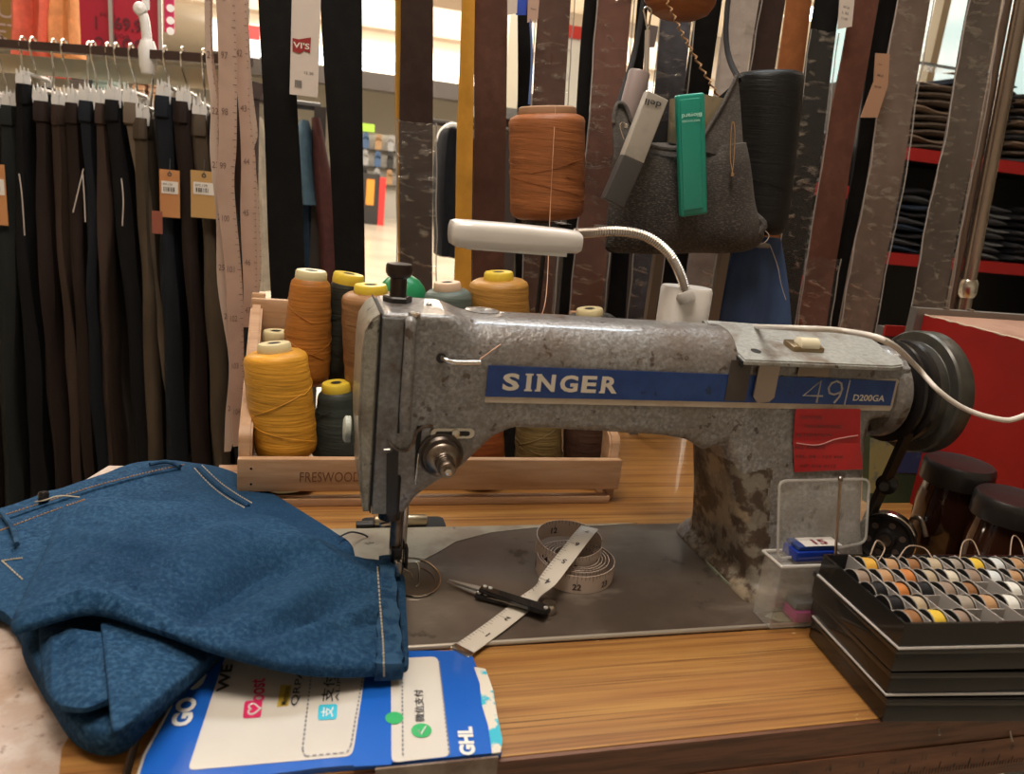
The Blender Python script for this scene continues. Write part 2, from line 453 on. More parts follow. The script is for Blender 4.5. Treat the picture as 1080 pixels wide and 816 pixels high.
U1, Z1, xl1, xr1, zt1 = shelf_unit('tall dark shelf unit with red shelf edges, right side, full of folded jeans', 925, 1230, [(1010, 163), (1010, 273)], SY, 98)
U2, Z2, xl2, xr2, zt2 = shelf_unit('narrower dark shelf unit with red edges behind the plain brown strap', 800, 905, [(862, 193), (862, 292)], SY, 120)
jc = {'brown-grey': cloth('jean_browngrey', (.085, .062, .048)), 'black': cloth('jean_black', (.014, .013, .015)), 'dark blue': cloth('jean_navy', (.02, .028, .045)),
      'charcoal': cloth('jean_charcoal', (.045, .045, .05)), 'mid grey': cloth('jean_grey', (.10, .10, .10)), 'taupe': cloth('jean_taupe', (.15, .105, .075))}
def folded_bm(w, d, h, seed):
    rings = []
    for i in range(13):
        u = i / 12; x = (u - .5) * w; e = min(1, 6 * min(u, 1 - u) + .55)
        ring = []
        for k in range(16):
            t = 2 * PI * k / 16; c, s = math.cos(t), math.sin(t)
            yy = math.copysign(abs(c) ** .6, c) * d / 2; zz = h / 2 + math.copysign(abs(s) ** .7, s) * h / 2 * e
            zz += .006 * math.sin(x * 22 + seed) * (1 if s > 0 else .6); yy += .006 * math.sin(x * 40 + seed * 2)
            ring.append(Vector((x, yy, zz)))
        rings.append(ring)
    return grid_loft(NB(), rings)
protos = {}
def folded(x, y, z, w, h, colour, label, group):
    label = label.replace('upper shelf between the grey straps', 'upper shelf between grey straps')
    key = (colour, round(w, 2), round(h, 3), random.randint(0, 2))
    if key not in protos:
        b = folded_bm(w, .36, h, random.random() * 9)
        o = obj('folded_jeans', b, jc[colour], loc=(0, 0, 0)); protos[key] = o
    else:
        o = protos[key].copy(); COL.objects.link(o)
    o.location = (x, y, z); o.rotation_euler = (0, 0, random.uniform(-.03, .03))
    tag(o, label, 'folded jeans', group)
def stack(px, y, z, n, w, cols, where, group, h=.026):
    x = P(px, 200, y=y).x
    for k in range(n):
        pos = 'lowest' if k == 0 else ('topmost' if k == n - 1 else ordn[k] + ' from the bottom')
        c = cols[k % len(cols)]
        folded(x + random.uniform(-.006, .006), y + .21, z + .001 + k * (h * 1.0), w, h, c, '%s jeans %s, %s' % (c, where, pos), group)
g_ = 'folded jeans on the red-edged shelves'
stack(975, SY, Z1[0], 9, .25, ['brown-grey', 'taupe', 'brown-grey', 'brown-grey'], 'on the upper shelf between the grey straps', g_)
stack(1032, SY, Z1[0], 11, .20, ['black', 'dark blue', 'black'], 'on the upper shelf left of the metal pole', g_)
stack(1090, SY, Z1[0], 10, .25, ['charcoal', 'brown-grey', 'taupe'], 'on the upper shelf right of the metal pole', g_)
stack(960, SY, Z1[1], 9, .28, ['dark blue', 'charcoal', 'black'], 'on the lower shelf between the two grey straps', g_, .027)
stack(1050, SY, Z1[1], 8, .28, ['mid grey', 'charcoal'], 'on the lower shelf right of the metal pole', g_, .027)
stack(1115, SY, Z1[1], 8, .18, ['charcoal', 'black'], 'on the lower shelf at the right edge', g_, .027)
stack(862, SY, Z2[0], 7, .17, ['mid grey', 'charcoal', 'black'], 'on the upper shelf of the narrow unit', g_)
stack(862, SY, Z2[1], 9, .17, ['mid grey', 'charcoal'], 'on the lower shelf of the narrow unit', g_)
zf = P(960, 400, y=SY).z
struct('trim_5', bx(xl1 + .02, xr1 - .02, SY + .02, SY + .44, Z1[1] - .55, Z1[1] - .52), m_shelf_dk, smooth=False)
# price cards on the top stack, sign over the unit
for i, (px, py, lb) in enumerate(((985, 88, 'white paper card lying on the stack between the grey straps'), (1045, 78, 'pinkish paper lying on the stack beside the metal pole'))):
    c = P(px, py, y=SY); ztop = Z1[0] + (9, 11)[i] * .026 + .004
    o = obj('paper_card', box(NB(), (c.x, SY + .12, ztop + .008), (.13, .16, .002), Matrix.Rotation(R(8), 3, 'X') @ Matrix.Rotation(R(20 - 50 * i), 3, 'Z')), mat('paper_warm', (.75, .60, .48), .6), loc=(c.x, SY + .1, ztop), smooth=False)
    tag(o, lb, 'card')
# window-like lit back area at upper right
sg = thing('header_sign', 'dark sign board with white lettering above the shelves at upper right', 'sign', P(985, 72, y=2.75))
a_, b_ = P(950, 62, y=2.75), P(1062, 80, y=2.75)
obj('board', bx(a_.x, b_.x, 2.75, 2.80, b_.z, a_.z), mat('sign_slate', (.06, .06, .065), .5), sg, smooth=False)
q = P(974, 75, y=2.745)
for x_ in (a_.x + .05, b_.x - .05): obj('post', bx(x_ - .012, x_ + .012, 2.805, 2.83, FZ, a_.z), m_shelf_dk, sg, smooth=False)
obj('lettering', text(NB(), 'FOR HIM', q, (1, 0, 0), (0, 0, 1), width=.10, height=.026, n=(0, -1, 0), lift=.003), mat('sign_white', (.85, .85, .82), .5, emit=.3), sg, smooth=False)
a_, b_ = P(930, -40, y=4.5), P(1090, 90, y=4.5)
m_pane = mat('lit_shopfront_pane', (.55, .72, .70), .3, layers=[((.85, .90, .84), 1.1, .45, .6)], emit=.85)
struct('window_1', bx(a_.x - .3, b_.x + 1.5, 4.6, 4.63, 0.0, CZ), m_pane, smooth=False)
wf = NB()
for px in (1000, 1058, 930):
    x_ = P(px, 0, y=4.5).x; bx(x_ - .03, x_ + .03, 4.5, 4.59, 0.0, CZ, bm=wf)
struct('trim_6', wf, mat('window_frame_tan', (.50, .38, .26), .5), smooth=False)

# ---- top left: hanging shirts, red price posters, rail and trousers
YS = 1.9
garment('shirt', 'coral pink shirt hanging at the top left behind the rail', 'shirt', cloth('cloth_coral', (.72, .16, .10)), [(12, 40, -40), (14, 56, 0), (18, 58, 30), (20, 60, 62)], YS, .12, 'shirts behind the trouser rail', sway=.025)
garment('shirt', 'orange shirt hanging beside the coral pink one', 'shirt', cloth('cloth_orange', (.74, .35, .14)), [(54, 76, -40), (56, 84, 0), (57, 88, 30), (60, 94, 62)], YS, .12, 'shirts behind the trouser rail', sway=.02)
garment('shirt', 'red folded garment hanging low below the rail', 'shirt', cloth('cloth_red', (.65, .10, .07)), [(28, 70, 62), (26, 76, 70), (28, 75, 80)], YS + .1, .12, 'shirts behind the trouser rail', sway=.01)
sg = thing('wall_poster', 'mustard board with dark lettering in the top left corner', 'poster', P(5, 30, y=2.6))
a_, b_ = P(-40, -20, y=2.6), P(30, 48, y=2.6)
obj('sheet', bx(a_.x, b_.x, 2.6, 2.62, b_.z, a_.z), mat('poster_mustard', (.32, .20, .06), .5), sg, smooth=False)
lb = NB()
for i, (s, py) in enumerate((('U', 18), ('ET', 41))): text(lb, s, P(-2, py, y=2.6), (1, 0, 0), (0, 0, 1), width=.05 + .02 * i, height=.05, n=(0, -1, 0), lift=.004)
obj('lettering', lb, mat('poster_lilac', (.55, .42, .42), .5), sg, smooth=False)
m_prd = mat('price_poster_red', (.46, .012, .035), .4)
sg = thing('price_poster', 'big red price poster with 69.90 above the trouser rail', 'price poster', P(125, 30, y=1.7))
a_, b_ = P(82, -30, y=1.7), P(170, 60, y=1.7)
obj('sheet', bx(a_.x, b_.x, 1.7, 1.71, b_.z, a_.z), m_prd, sg, smooth=False)
lb = NB()
text(lb, '1', P(101, 31, y=1.7), (1, 0, 0), (0, 0, 1), height=.030, n=(0, -1, 0), lift=.003)
text(lb, 'FOR', P(106, 17, y=1.7), (1, 0, 0), (0, 0, 1), width=.035, height=.008, n=(0, -1, 0), lift=.003)
text(lb, '69.90', P(121, 31, y=1.7), (1, 0, 0), (0, 0, 1), width=.082, height=.030, n=(0, -1, 0), lift=.003, bold=.02)
text(lb, '2', P(101, 54, y=1.7), (1, 0, 0), (0, 0, 1), height=.034, n=(0, -1, 0), lift=.003)
text(lb, 'FOR', P(121, 39, y=1.7), (1, 0, 0), (0, 0, 1), width=.035, height=.008, n=(0, -1, 0), lift=.003)
text(lb, '100', P(121, 54, y=1.7), (1, 0, 0), (0, 0, 1), width=.07, height=.034, n=(0, -1, 0), lift=.003, bold=.02)
obj('lettering', lb, mat('price_poster_ink', (.13, .01, .02), .5), sg, smooth=False)
fr = NB()
for px0, px1 in ((115, 119), (167, 171)):
    x0, x1 = P(px0, 20, y=1.69).x, P(px1, 20, y=1.69).x
    bx(x0, x1, 1.685, 1.697, b_.z, a_.z, bm=fr)
obj('frame', fr, mat('frame_steel', (.55, .50, .46), .35, metal=.6), sg, smooth=False)
sg = thing('banner', 'small magenta banner with white print hanging beside the red poster', 'banner', P(178, 20, y=2.4))
a_, b_ = P(172, -30, y=2.4), P(184, 35, y=2.4)
obj('sheet', bx(a_.x, b_.x, 2.4, 2.41, b_.z, a_.z), mat('banner_magenta', (.72, .03, .16), .5), sg, smooth=False)
lb = NB()
for py in (9, 22, 33): cyl(lb, P(180, py, y=2.4) + Vector((0, -.004, 0)), .012, .003, (0, -1, 0), 10)
obj('print', lb, mat('sign_white', (.85, .85, .82), .5), sg)
sg = thing('header_sign', 'small red and white shop sign at the top left of the first black strap', 'sign', P(262, 35, y=5))
a_, b_ = P(248, 24, y=5), P(274, 42, y=5)
obj('board', bx(a_.x, b_.x, 5, 5.03, b_.z, a_.z), mat('sign_red', (.70, .03, .03), .4, emit=.4), sg, smooth=False)
a2 = P(262, 60, y=5)
obj('hanging_rod', bx((a_.x + b_.x) / 2 - .008, (a_.x + b_.x) / 2 + .008, 5.008, 5.022, a_.z, CZ), m_dark, sg, smooth=False)
obj('lower_board', bx(a_.x, b_.x, 5, 5.03, a2.z, b_.z - .003), mat('sign_pale', (.60, .64, .75), .4, emit=.3), sg, smooth=False)
# shelf of knitwear behind the trousers
sg = thing('display_shelf', 'low shelf of folded beige knitwear seen over the trousers', 'display shelf', (P(165, 0, y=2.6).x, 2.6, FZ))
a_, b_ = P(60, 92, y=2.6), P(200, 96, y=2.6)
obj('board', bx(a_.x, b_.x, 2.55, 2.95, a_.z - .04, a_.z), mat('shelf_cream', (.70, .62, .48), .5), sg, smooth=False)
obj('body', bx(a_.x + .02, b_.x - .02, 2.6, 2.9, FZ, a_.z - .04), mat('shelf_tan', (.42, .30, .20), .6), sg, smooth=False)
for i, (pa, pb, ph, c) in enumerate(((138, 152, 68, (.42, .26, .17)), (155, 170, 74, (.45, .30, .2)), (96, 118, 72, (.20, .28, .28)), (70, 92, 75, (.10, .09, .09)))):
    a2, b2 = P(pa, ph, y=2.6), P(pb, 90, y=2.6)
    bb = NB(); nl = 5
    for k in range(nl):
        h_ = (a2.z - a_.z) / nl
        box(bb, ((a2.x + b2.x) / 2, 2.72, a_.z + .001 + h_ * (k + .5)), ((b2.x - a2.x), .22, h_ * .92), bev=h_ * .3)
    for_l = ['beige', 'tan', 'teal grey', 'black'][i]
    o = obj('knitwear_pile', bb, cloth('knit%d' % i, c), loc=((a2.x + b2.x) / 2, 2.7, a_.z)); tag(o, '%s pile of folded knitwear on the low shelf' % for_l, 'knitwear', 'piles of knitwear')
# ================================================================ TROUSER RAIL
def rail_y(px): return 1.375 - .275 * px / 240.0
RZ = .4735
m_chrome = mat('worn_chrome', (.72, .68, .62), .22, metal=1)
m_clip = mat('frosted_white_plastic', (.78, .74, .70), .3, trans=.15)
tr_ = thing('trouser_rail', 'long dark trouser rail with a cream bar below it, at the left', 'clothes rail', (P(120, 55, y=1.24).x, 1.24, FZ))
def rp(px, z): y = rail_y(px); return Vector((P(px, 50, y=y).x, y, z))
e0, e1 = rp(-60, RZ), rp(262, RZ)
d_ = (e1 - e0); ang = math.atan2(d_.y, d_.x); mid = (e0 + e1) / 2
obj('top_bar', box(NB(), mid, (d_.length, .03, .016), ang), mat('rail_brown', (.055, .030, .025), .4), tr_, smooth=False)
obj('lower_bar', box(NB(), mid + Vector((0, .03, -.034)), (d_.length, .012, .036), ang), mat('rail_cream', (.80, .62, .40), .35, layers=[((.60, .62, .50), 3, .45, .6)]), tr_, smooth=False, label='cream lower bar')
for px in (-50, 258):
    q = rp(px, 0)
    obj('upright', box(NB(), (q.x, q.y + .06, (RZ - .06 + FZ) / 2), (.035, .035, RZ - .06 - FZ), ang), mat('rail_brown', (.055, .030, .025), .4), tr_, smooth=False)
    obj('bracket', box(NB(), (q.x, q.y + .045, RZ - .045), (.035, .06, .03), ang), mat('rail_brown', (.055, .030, .025), .4), tr_, smooth=False)
m_wht = mat('white_plastic', (.80, .76, .72), .3)
hk = thing('banner_clip', 'white plastic clamp and pole gripping the rail beneath the red poster', 'clamp', rp(157, RZ + .01))
c = rp(157, RZ)
obj('clamp', lathe(NB(), [(.012, -.035), (.016, -.02), (.017, .01), (.012, .025)], c + Vector((0, -.014, 0)), seg=16), m_wht, hk)
obj('arm', tube(NB(), [c + Vector((0, -.014, .02)), c + Vector((-.004, -.014, .06)), c + Vector((-.010, -.014, .075))], .009, 10, n=10), m_wht, hk)
obj('joint', lathe(NB(), [(.0, -.012), (.010, -.009), (.013, 0), (.010, .009), (0, .012)], c + Vector((-.011, -.016, .079)), (0, 1, 0), 16, cap=False), m_wht, hk)
obj('pole', tube(NB(), [c + Vector((-.002, -.012, .08)), c + Vector((0, -.012, .17))], .007, 8), m_wht, hk)

def pants(px_top, px_bot, half_top, half_bot, zt, colour, label, depth=.13, k=1.5):
    half_top *= .9; half_bot *= .82
    y = rail_y(px_top)
    rings = []; n = 32; s_ = random.random() * 30
    top = P(px_top, 100, y=y); bot = P(px_bot, 500, y=y)
    sx = (bot.x - top.x) / (bot.z - top.z)
    N_ = 26
    for i in range(N_):
        u = i / (N_ - 1); z = zt + (-.62 - zt) * u
        hw = half_top + (half_bot - half_top) * min(1, u * 2.2) ** .7
        dd = depth * (.72 + .28 * min(1, u * 3))
        cx = top.x + sx * (z - top.z) + .003 * math.sin(z * 9 + s_)
        ring = []
        for j in range(n):
            t = 2 * PI * j / n; c_, s2 = math.cos(t), math.sin(t)
            lx = math.copysign(abs(c_) ** .75, c_) * hw
            ly = math.copysign(abs(s2) ** .75, s2) * dd
            f = .0035 * math.sin(t * 5 + s_ + z * 2.5) + .0022 * math.sin(t * 9 - s_ + z * 5) + .008 * noise.noise(Vector((math.cos(t) * 1.5 + s_, math.sin(t) * 1.5, z * 6)))
            ring.append(Vector((cx + lx * (1 + f * 14) + f, y + ly + .03 * lx, z + .004 * math.cos(t * 2))))
        rings.append(ring)
    t_ = thing('trousers', label, 'trousers', (top.x, y, zt), 'trousers hanging on the left rail')
    m = mat('trouser_' + colour[0], colour[1], .9, layers=[(tuple(v * k for v in colour[1]), 9, .35, .65, (1, 1, .35)), (tuple(v * .55 for v in colour[1]), 4, .5, .7, (2, 2, .3))], bump=[(25, .5, .004, (1, 1, .25)), (220, .25, .001)], spec=.15)
    obj('legs', grid_loft(NB(), rings), m, t_)
    wb = []
    for zz, g in ((zt + .001, 1.02), (zt - .012, 1.08), (zt - .036, 1.10), (zt - .040, 1.0)):
        wb.append([Vector((v.x * 1, v.y, zz)) for v in [Vector((top.x + (q.x - top.x) * g, y + (q.y - y) * g, 0)) for q in rings[0]]])
    obj('waistband', grid_loft(NB(), wb), m, t_)
    # clip hanger of its own
    h = thing('clip_hanger', 'white clip hanger of the ' + label.split(',')[0].replace(' on the rail', '').replace(' in the middle of the rail', ''), 'clothes hanger', (top.x, y, zt + .03), 'clip hangers on the left rail')
    for side in (-1, 1):
        b = NB()
        yy = y - depth * .62 if side < 0 else y + depth * .55
        for q in (-1, 1):
            prism(b, [(-.005, 0), (.005, 0), (.007, .020), (.003, .040 + .012 * random.random()), (.0005, .028), (-.004, .038 + .008 * random.random()), (-.007, .02)],
                  (top.x + q * .006, yy + q * .002, zt - .012), (1, 0, 0), (0, 0, 1), (0, .004, 0))
        obj('clip', b, m_clip, h, smooth=False)
    obj('bar', tube(NB(), [(top.x, y - depth * .62, zt + .022), (top.x, y + depth * .56, zt + .022)], .0045, 8), m_clip, h)
    o_ = random.uniform(-.006, .006)
    obj('hook', tube(NB(), [(top.x, y, zt + .022), (top.x + o_, y, (zt + RZ) / 2), (top.x + o_ * 2, y - .018, RZ - .016), (top.x + o_ * 2, y - .024, RZ + .004), (top.x + o_ * 2, y - .010, RZ + .016), (top.x + o_ * 2, y + .012, RZ + .016), (top.x + o_ * 2, y + .024, RZ + .004)], .0022, 6, n=22), m_chrome, h)
BK = ('black', (.006, .0055, .006)); GB = ('greenblack', (.014, .015, .014)); DB = ('darkbrown', (.018, .011, .009)); BR = ('brown', (.036, .023, .017))
KH = ('khaki', (.10, .073, .050)); OL = ('olive', (.055, .040, .027)); NV = ('blueblack', (.010, .011, .014))
specs = [(-12, -20, .022, .030, .356, BK, 'black trousers, leftmost on the rail'),
 (8, 0, .022, .035, .345, DB, 'very dark brown trousers, second from the left on the rail'),
 (24, 30, .018, .030, .352, GB, 'greenish black trousers, third from the left on the rail'),
 (39, 60, .018, .034, .395, BK, 'deep black trousers clipped higher than their neighbours'),
 (55, 82, .020, .028, .366, DB, 'dark brown trousers right of the highest hung black pair'),
 (74, 100, .020, .020, .362, BR, 'brown trousers with long pale strings, left middle of the rail'),
 (90, 112, .016, .018, .368, DB, 'dark brown trousers just left of the belted blue-black pair'),
 (103, 122, .015, .018, .374, NV, 'blue-black trousers with tied waist in the middle of the rail'),
 (116, 134, .016, .018, .372, BR, 'brown trousers with a patch pocket in the middle of the rail'),
 (130, 172, .018, .030, .380, BK, 'black trousers swinging out to the right in the middle of the rail'),
 (146, 205, .015, .018, .378, KH, 'khaki trousers showing a pale slanting edge beside the black pair'),
 (158, 178, .012, .022, .352, OL, 'olive brown trousers hung low with a small red tag'),
 (180, 196, .020, .026, .395, NV, 'blue-black trousers carrying the left orange price tag'),
 (200, 222, .018, .024, .388, DB, 'dark brown trousers, second from the right on the rail'),
 (216, 244, .017, .026, .368, OL, 'olive brown trousers, rightmost, beside the hanging tape measures'),
 (234, 262, .014, .022, .372, BK, 'black trousers half behind the hanging tape measures')]
for s in specs: pants(*s)
# tags and strings
m_tagor = mat('price_tag_orange', (.55, .25, .09), .6, layers=[((.48, .20, .07), 8, .4, .6)])
m_tagwh = mat('price_tag_label', (.72, .66, .60), .6)
m_ink = mat('ink', (.05, .045, .045), .6)
def ptag(px0, py0, px1, py1, y, label, m=m_tagor, sh=0):
    a, b = P(px0, py0, y=y), P(px1, py1, y=y); c = (a + b) / 2
    t = thing('price_tag', label, 'price tag', (c.x, y, a.z), 'price tags on the hanging trousers')
    w, h = b.x - a.x, a.z - b.z
    obj('card', box(NB(), (c.x, y, c.z), (w, .0012, h), bev=0), m, t, smooth=False)
    obj('label', bx(a.x + w * .10, b.x - w * .08, y - .0016, y - .0008, a.z - h * .50, a.z - h * .24), m_tagwh, t, smooth=False)
    b_ = NB(); x_ = a.x + w * .2
    while x_ < b.x - w * .3:
        w_ = random.choice((.0008, .0015, .0022)); bx(x_, x_ + w_, y - .0024, y - .0017, a.z - h * .45, a.z - h * .36, bm=b_); x_ += w_ + random.choice((.0012, .002))
    text(b_, 'RM 129', (a.x + w * .18, y - .0018, a.z - h * .33), (1, 0, 0), (0, 0, 1), width=w * .45, height=h * .05, n=(0, -1, 0))
    obj('barcode', b_, m_ink, t, smooth=False)
    obj('eyelet', lathe(NB(), [(.0018, 0), (.004, .0)], (c.x, y - .0012, a.z - .008), (0, -1, 0), 12, cap=False), m_ink, t)
    obj('string', tube(NB(), [(c.x, y - .001, a.z - .006), (c.x + .001, y + .004, a.z + .02)], .0008, 5), m_ink, t)
ptag(168, 178, 190, 230, rail_y(180) - .142, 'orange price tag with white label on the blue-black trousers')
ptag(201, 179, 229, 231, rail_y(216) - .142, 'mustard price tag beside the hanging tape measures', mat('price_tag_mustard', (.48, .28, .10), .6))
ptag(-14, 172, 9, 238, rail_y(0) - .16, 'orange price tag cut off by the left edge of the frame')
o = obj('fabric_tag', bx(P(160, 222, y=1.0).x, P(171, 222, y=1.0).x, 1.0, 1.002, P(160, 246, y=1.0).z, P(160, 222, y=1.0).z), mat('tag_rust', (.26, .07, .04), .7), loc=P(165, 234, y=1.0), smooth=False)
tag(o, 'small rust red tag low between the khaki and blue-black trousers', 'fabric tag')
m_str = mat('pale_string', (.62, .52, .45), .7)
for i, (pts, lb) in enumerate((([(20, 183), (23, 205), (26, 248)], 'pale string loop at the third trousers from the left'), ([(88, 178), (82, 203), (77, 224)], 'left pale string on the brown trousers'), ([(87, 180), (89, 210), (90, 234)], 'right pale string on the brown trousers'), ([(128, 188), (130, 210), (129, 238)], 'pale string beside the patch pocket'))):
    y = 1.06 - i * .005
    y = rail_y(pts[0][0]) - .147
    tag(obj('string', tube(NB(), [P(px, py, y=y) for px, py in pts], .0011, 5, n=10), m_str, loc=P(*pts[0], y=y)), lb, 'string')

# ================================================================ STRAPS hanging behind the machine
RAILZ = .78
m_sleeve = film('clear_crinkled_sleeve', fac=(.02, .5), scale=38, stretch=(1, 1, 2.4), body=.025)
m_edge = mat('sleeve_edge', (.40, .37, .35), .3, alpha=.6)
def strap_mat(name, c, k=1.5):
    return mat('webbing_' + name, c, .8, layers=[(tuple(v * k for v in c), 60, .45, .75), (tuple(v * .6 for v in c), 6, .5, .7)], bump=[(400, .35, .0006), (7, .3, .004, (1, 1, .5))], spec=.12)
def strap(label, m, top, bot, y, zbot=.02, zt=None, sleeve=None, name='elastic_strap', cat='strap', group='webbing straps hanging behind the machine', wave=.003, thick=.003, notch=None):
    """top=(pxL,pxR,py) bot=(pxL,pxR,py); runs on up to the rail above the frame and on down behind the crate"""
    aL, aR = P(top[0], top[2], y=y), P(top[1], top[2], y=y)
    bL, bR = P(bot[0], bot[2], y=y), P(bot[1], bot[2], y=y)
    z1 = RAILZ if zt is None else zt
    def side(a, b, z): f = (z - b.z) / (a.z - b.z); return b.x + (a.x - b.x) * f
    zb = min(bL.z, bR.z) if zbot is None else zbot
    n = 34; s_ = random.random() * 20; rings = []
    for i in range(n):
        z = z1 + (zb - z1) * i / (n - 1)
        l, r = side(aL, bL, z), side(aR, bR, z)
        oy = wave * math.sin(z * 11 + s_) + wave * .5 * math.sin(z * 27 + s_)
        ring = []
        for q, th in ((0, 0), (.25, 0), (.5, 0), (.75, 0), (1, 0), (1, 1), (.75, 1), (.5, 1), (.25, 1), (0, 1)):
            cy = .0025 * math.sin(q * PI + z * 3 + s_)
            ring.append(Vector((l + (r - l) * q + .0006 * math.sin(z * 22 + s_ + q * 2), y + oy + cy - thick * th, z)))
        rings.append(ring)
    t = thing(name, label, cat, ((rings[0][0].x + rings[0][4].x) / 2, y, z1), group)
    obj('webbing', grid_loft(NB(), rings), m, t)
    if sleeve:
        z_hi = P(top[0], sleeve, y=y).z if sleeve > -50 else z1
        rg = []; sl = random.random() * 10; nn = 60
        for i in range(nn):
            z = z_hi + (zb - z_hi) * i / (nn - 1)
            l, r = side(aL, bL, z) - .004, side(aR, bR, z) + .004
            oy = wave * math.sin(z * 11 + s_) + wave * .5 * math.sin(z * 27 + s_)
            rg.append([Vector((l + (r - l) * q / 8 + .0014 * noise.noise(Vector((z * 24, q, sl))) * (1 if q in (0, 8) else 0),
                      y + oy - thick - .0035 + .0022 * noise.noise(Vector((q * 1.1, z * 34, sl))), z + .004 * noise.noise(Vector((q * .7, z * 9, sl + 5))))) for q in range(9)])
        b = grid_loft(NB(), rg, closed=False)
        obj('clear_sleeve', b, m_sleeve, t)
        e = NB()
        for k in (0, -1): tube(e, [v[k] for v in rg], .0009, 5)
        obj('sleeve_seam', e, m_edge, t)
    return t
mB = strap_mat('black', (.007, .0065, .0065)); mDB = strap_mat('darkbrown', (.040, .025, .021), 1.3); mMU = strap_mat('mustard', (.58, .29, .045), 1.15)
mBR = strap_mat('brown', (.085, .040, .029), 1.3); mRB = strap_mat('redbrown', (.13, .056, .040), 1.3); mTN = strap_mat('tan', (.30, .11, .04), 1.3)
mTP = strap_mat('taupe', (.15, .105, .085), 1.3); mGY = strap_mat('grey', (.10, .078, .066), 1.4); mWP = strap_mat('pale', (.42, .36, .33), 1.2)
strap('plain black strap, nearest to the hanging tape measures', mB, (273, 309, 0), (284, 321, 270), .47)
strap('widest plain black strap, right of the white paper tag', mB, (338, 381, 0), (353, 384, 270), .46)
strap('thin mustard strap edge showing left of the sleeved dark brown strap', mMU, (416, 424, 0), (419, 424, 290), .49)
strap('dark brown strap with a clear sleeve on its lower half', mDB, (422, 457, 0), (421, 456, 290), .475, sleeve=126)
strap('mustard yellow strap standing out left of the lamp head', mMU, (486, 501, 0), (478, 497, 300), .455)
strap('broad plain brown strap just right of the mustard one', mBR, (500, 534, 0), (499, 531, 262), .47)
strap('narrow black strap with a blue tab, left of the brown thread cone', mB, (546, 560, 0), (544, 556, 230), .49)
strap('brown sleeved strap passing behind the big brown thread cone', mBR, (568, 602, 0), (550, 580, 330), .475, sleeve=-80)
strap('narrow black strap right of the big brown thread cone', mB, (617, 629, 0), (590, 602, 330), .49)
strap('reddish brown strap in a wide crinkled clear sleeve, right of the brown cone', mRB, (632, 665, 0), (603, 634, 320), .44, sleeve=-80, wave=.005)
strap('dark twisted strap hanging behind the grey cutter', mB, (672, 682, 0), (638, 660, 330), .47)
strap('dark blue-grey strap in shiny clear film behind the bag', strap_mat('bluegrey', (.055, .055, .07), 1.6), (698, 729, 0), (664, 690, 330), .455, sleeve=-80, wave=.005)
strap('wide black strap behind the green cutter', mB, (734, 762, 0), (690, 716, 330), .475)
strap('pale grey strap in clear film above the bag', mWP, (768, 799, 0), (718, 742, 330), .49, sleeve=-80)
strap('black strap hanging between the pale grey and the orange brown straps', mDB, (800, 826, 0), (748, 775, 330), .50)
strap('orange brown strap passing behind the black thread cone', mTN, (829, 856, 0), (800, 822, 262), .50)
strap('black strap in crinkled clear film, right of the orange brown strap', mB, (860, 884, 0), (812, 838, 335), .46, sleeve=32)
strap('plain brown strap with a paper tag, right of the filmed black strap', mRB, (896, 927, 0), (838, 870, 340), .465, sleeve=274)
strap('narrow black strap between the plain brown and taupe straps', mB, (927, 944, 0), (872, 884, 340), .49)
strap('taupe strap in clear film, second from the metal pole', mTP, (947, 980, 0), (885, 919, 345), .46, sleeve=-80)
strap('grey-brown strap in clear film, nearest to the metal pole', mGY, (1021, 1052, 0), (957, 992, 345), .465, sleeve=-80)
# the rail above and the metal pole
hr = thing('hanging_rail', 'metal rail above the frame carrying the webbing straps', 'rail', (.35, .48, RAILZ))
obj('bar', tube(NB(), [(-.25, .475, RAILZ + .012), (1.25, .475, RAILZ + .012)], .014, 12), m_chrome, hr)
ps = [P(1078, 0, y=.5), P(1017, 318, y=.5)]
d_ = (ps[0] - ps[1]).normalized(); lo = ps[1] - d_ * ((ps[1].z - FZ) / d_.z); hi = ps[1] + d_ * ((RAILZ - ps[1].z) / d_.z)
pl = thing('metal_pole', 'leaning chromed metal pole at the right', 'pole', lo)
obj('tube', tube(NB(), [lo, hi], .0115, 20), mat('pole_steel', (.42, .34, .28), .25, metal=.9, layers=[((.22, .16, .12), 20, .4, .7, (1, 1, .1))]), pl)
obj('collar', lathe(NB(), [(.013, -.012), (.016, -.006), (.016, .012), (.013, .018)], ps[1] + d_ * .02, d_, 20), m_chrome, pl)
obj('side_channel', tube(NB(), [lo + Vector((-.017, .01, 0)), hi + Vector((-.017, .01, 0))], .007, 10), mat('pole_brown', (.16, .11, .085), .35, metal=.6), pl, label='brown side channel')
obj('end_post', tube(NB(), [(1.25, .475, RAILZ + .012), (1.25, .475, FZ)], .012, 12), m_chrome, hr)
obj('end_post', tube(NB(), [(-.25, .475, RAILZ + .012), (-.25, .475, CZ)], .012, 12), m_chrome, hr)

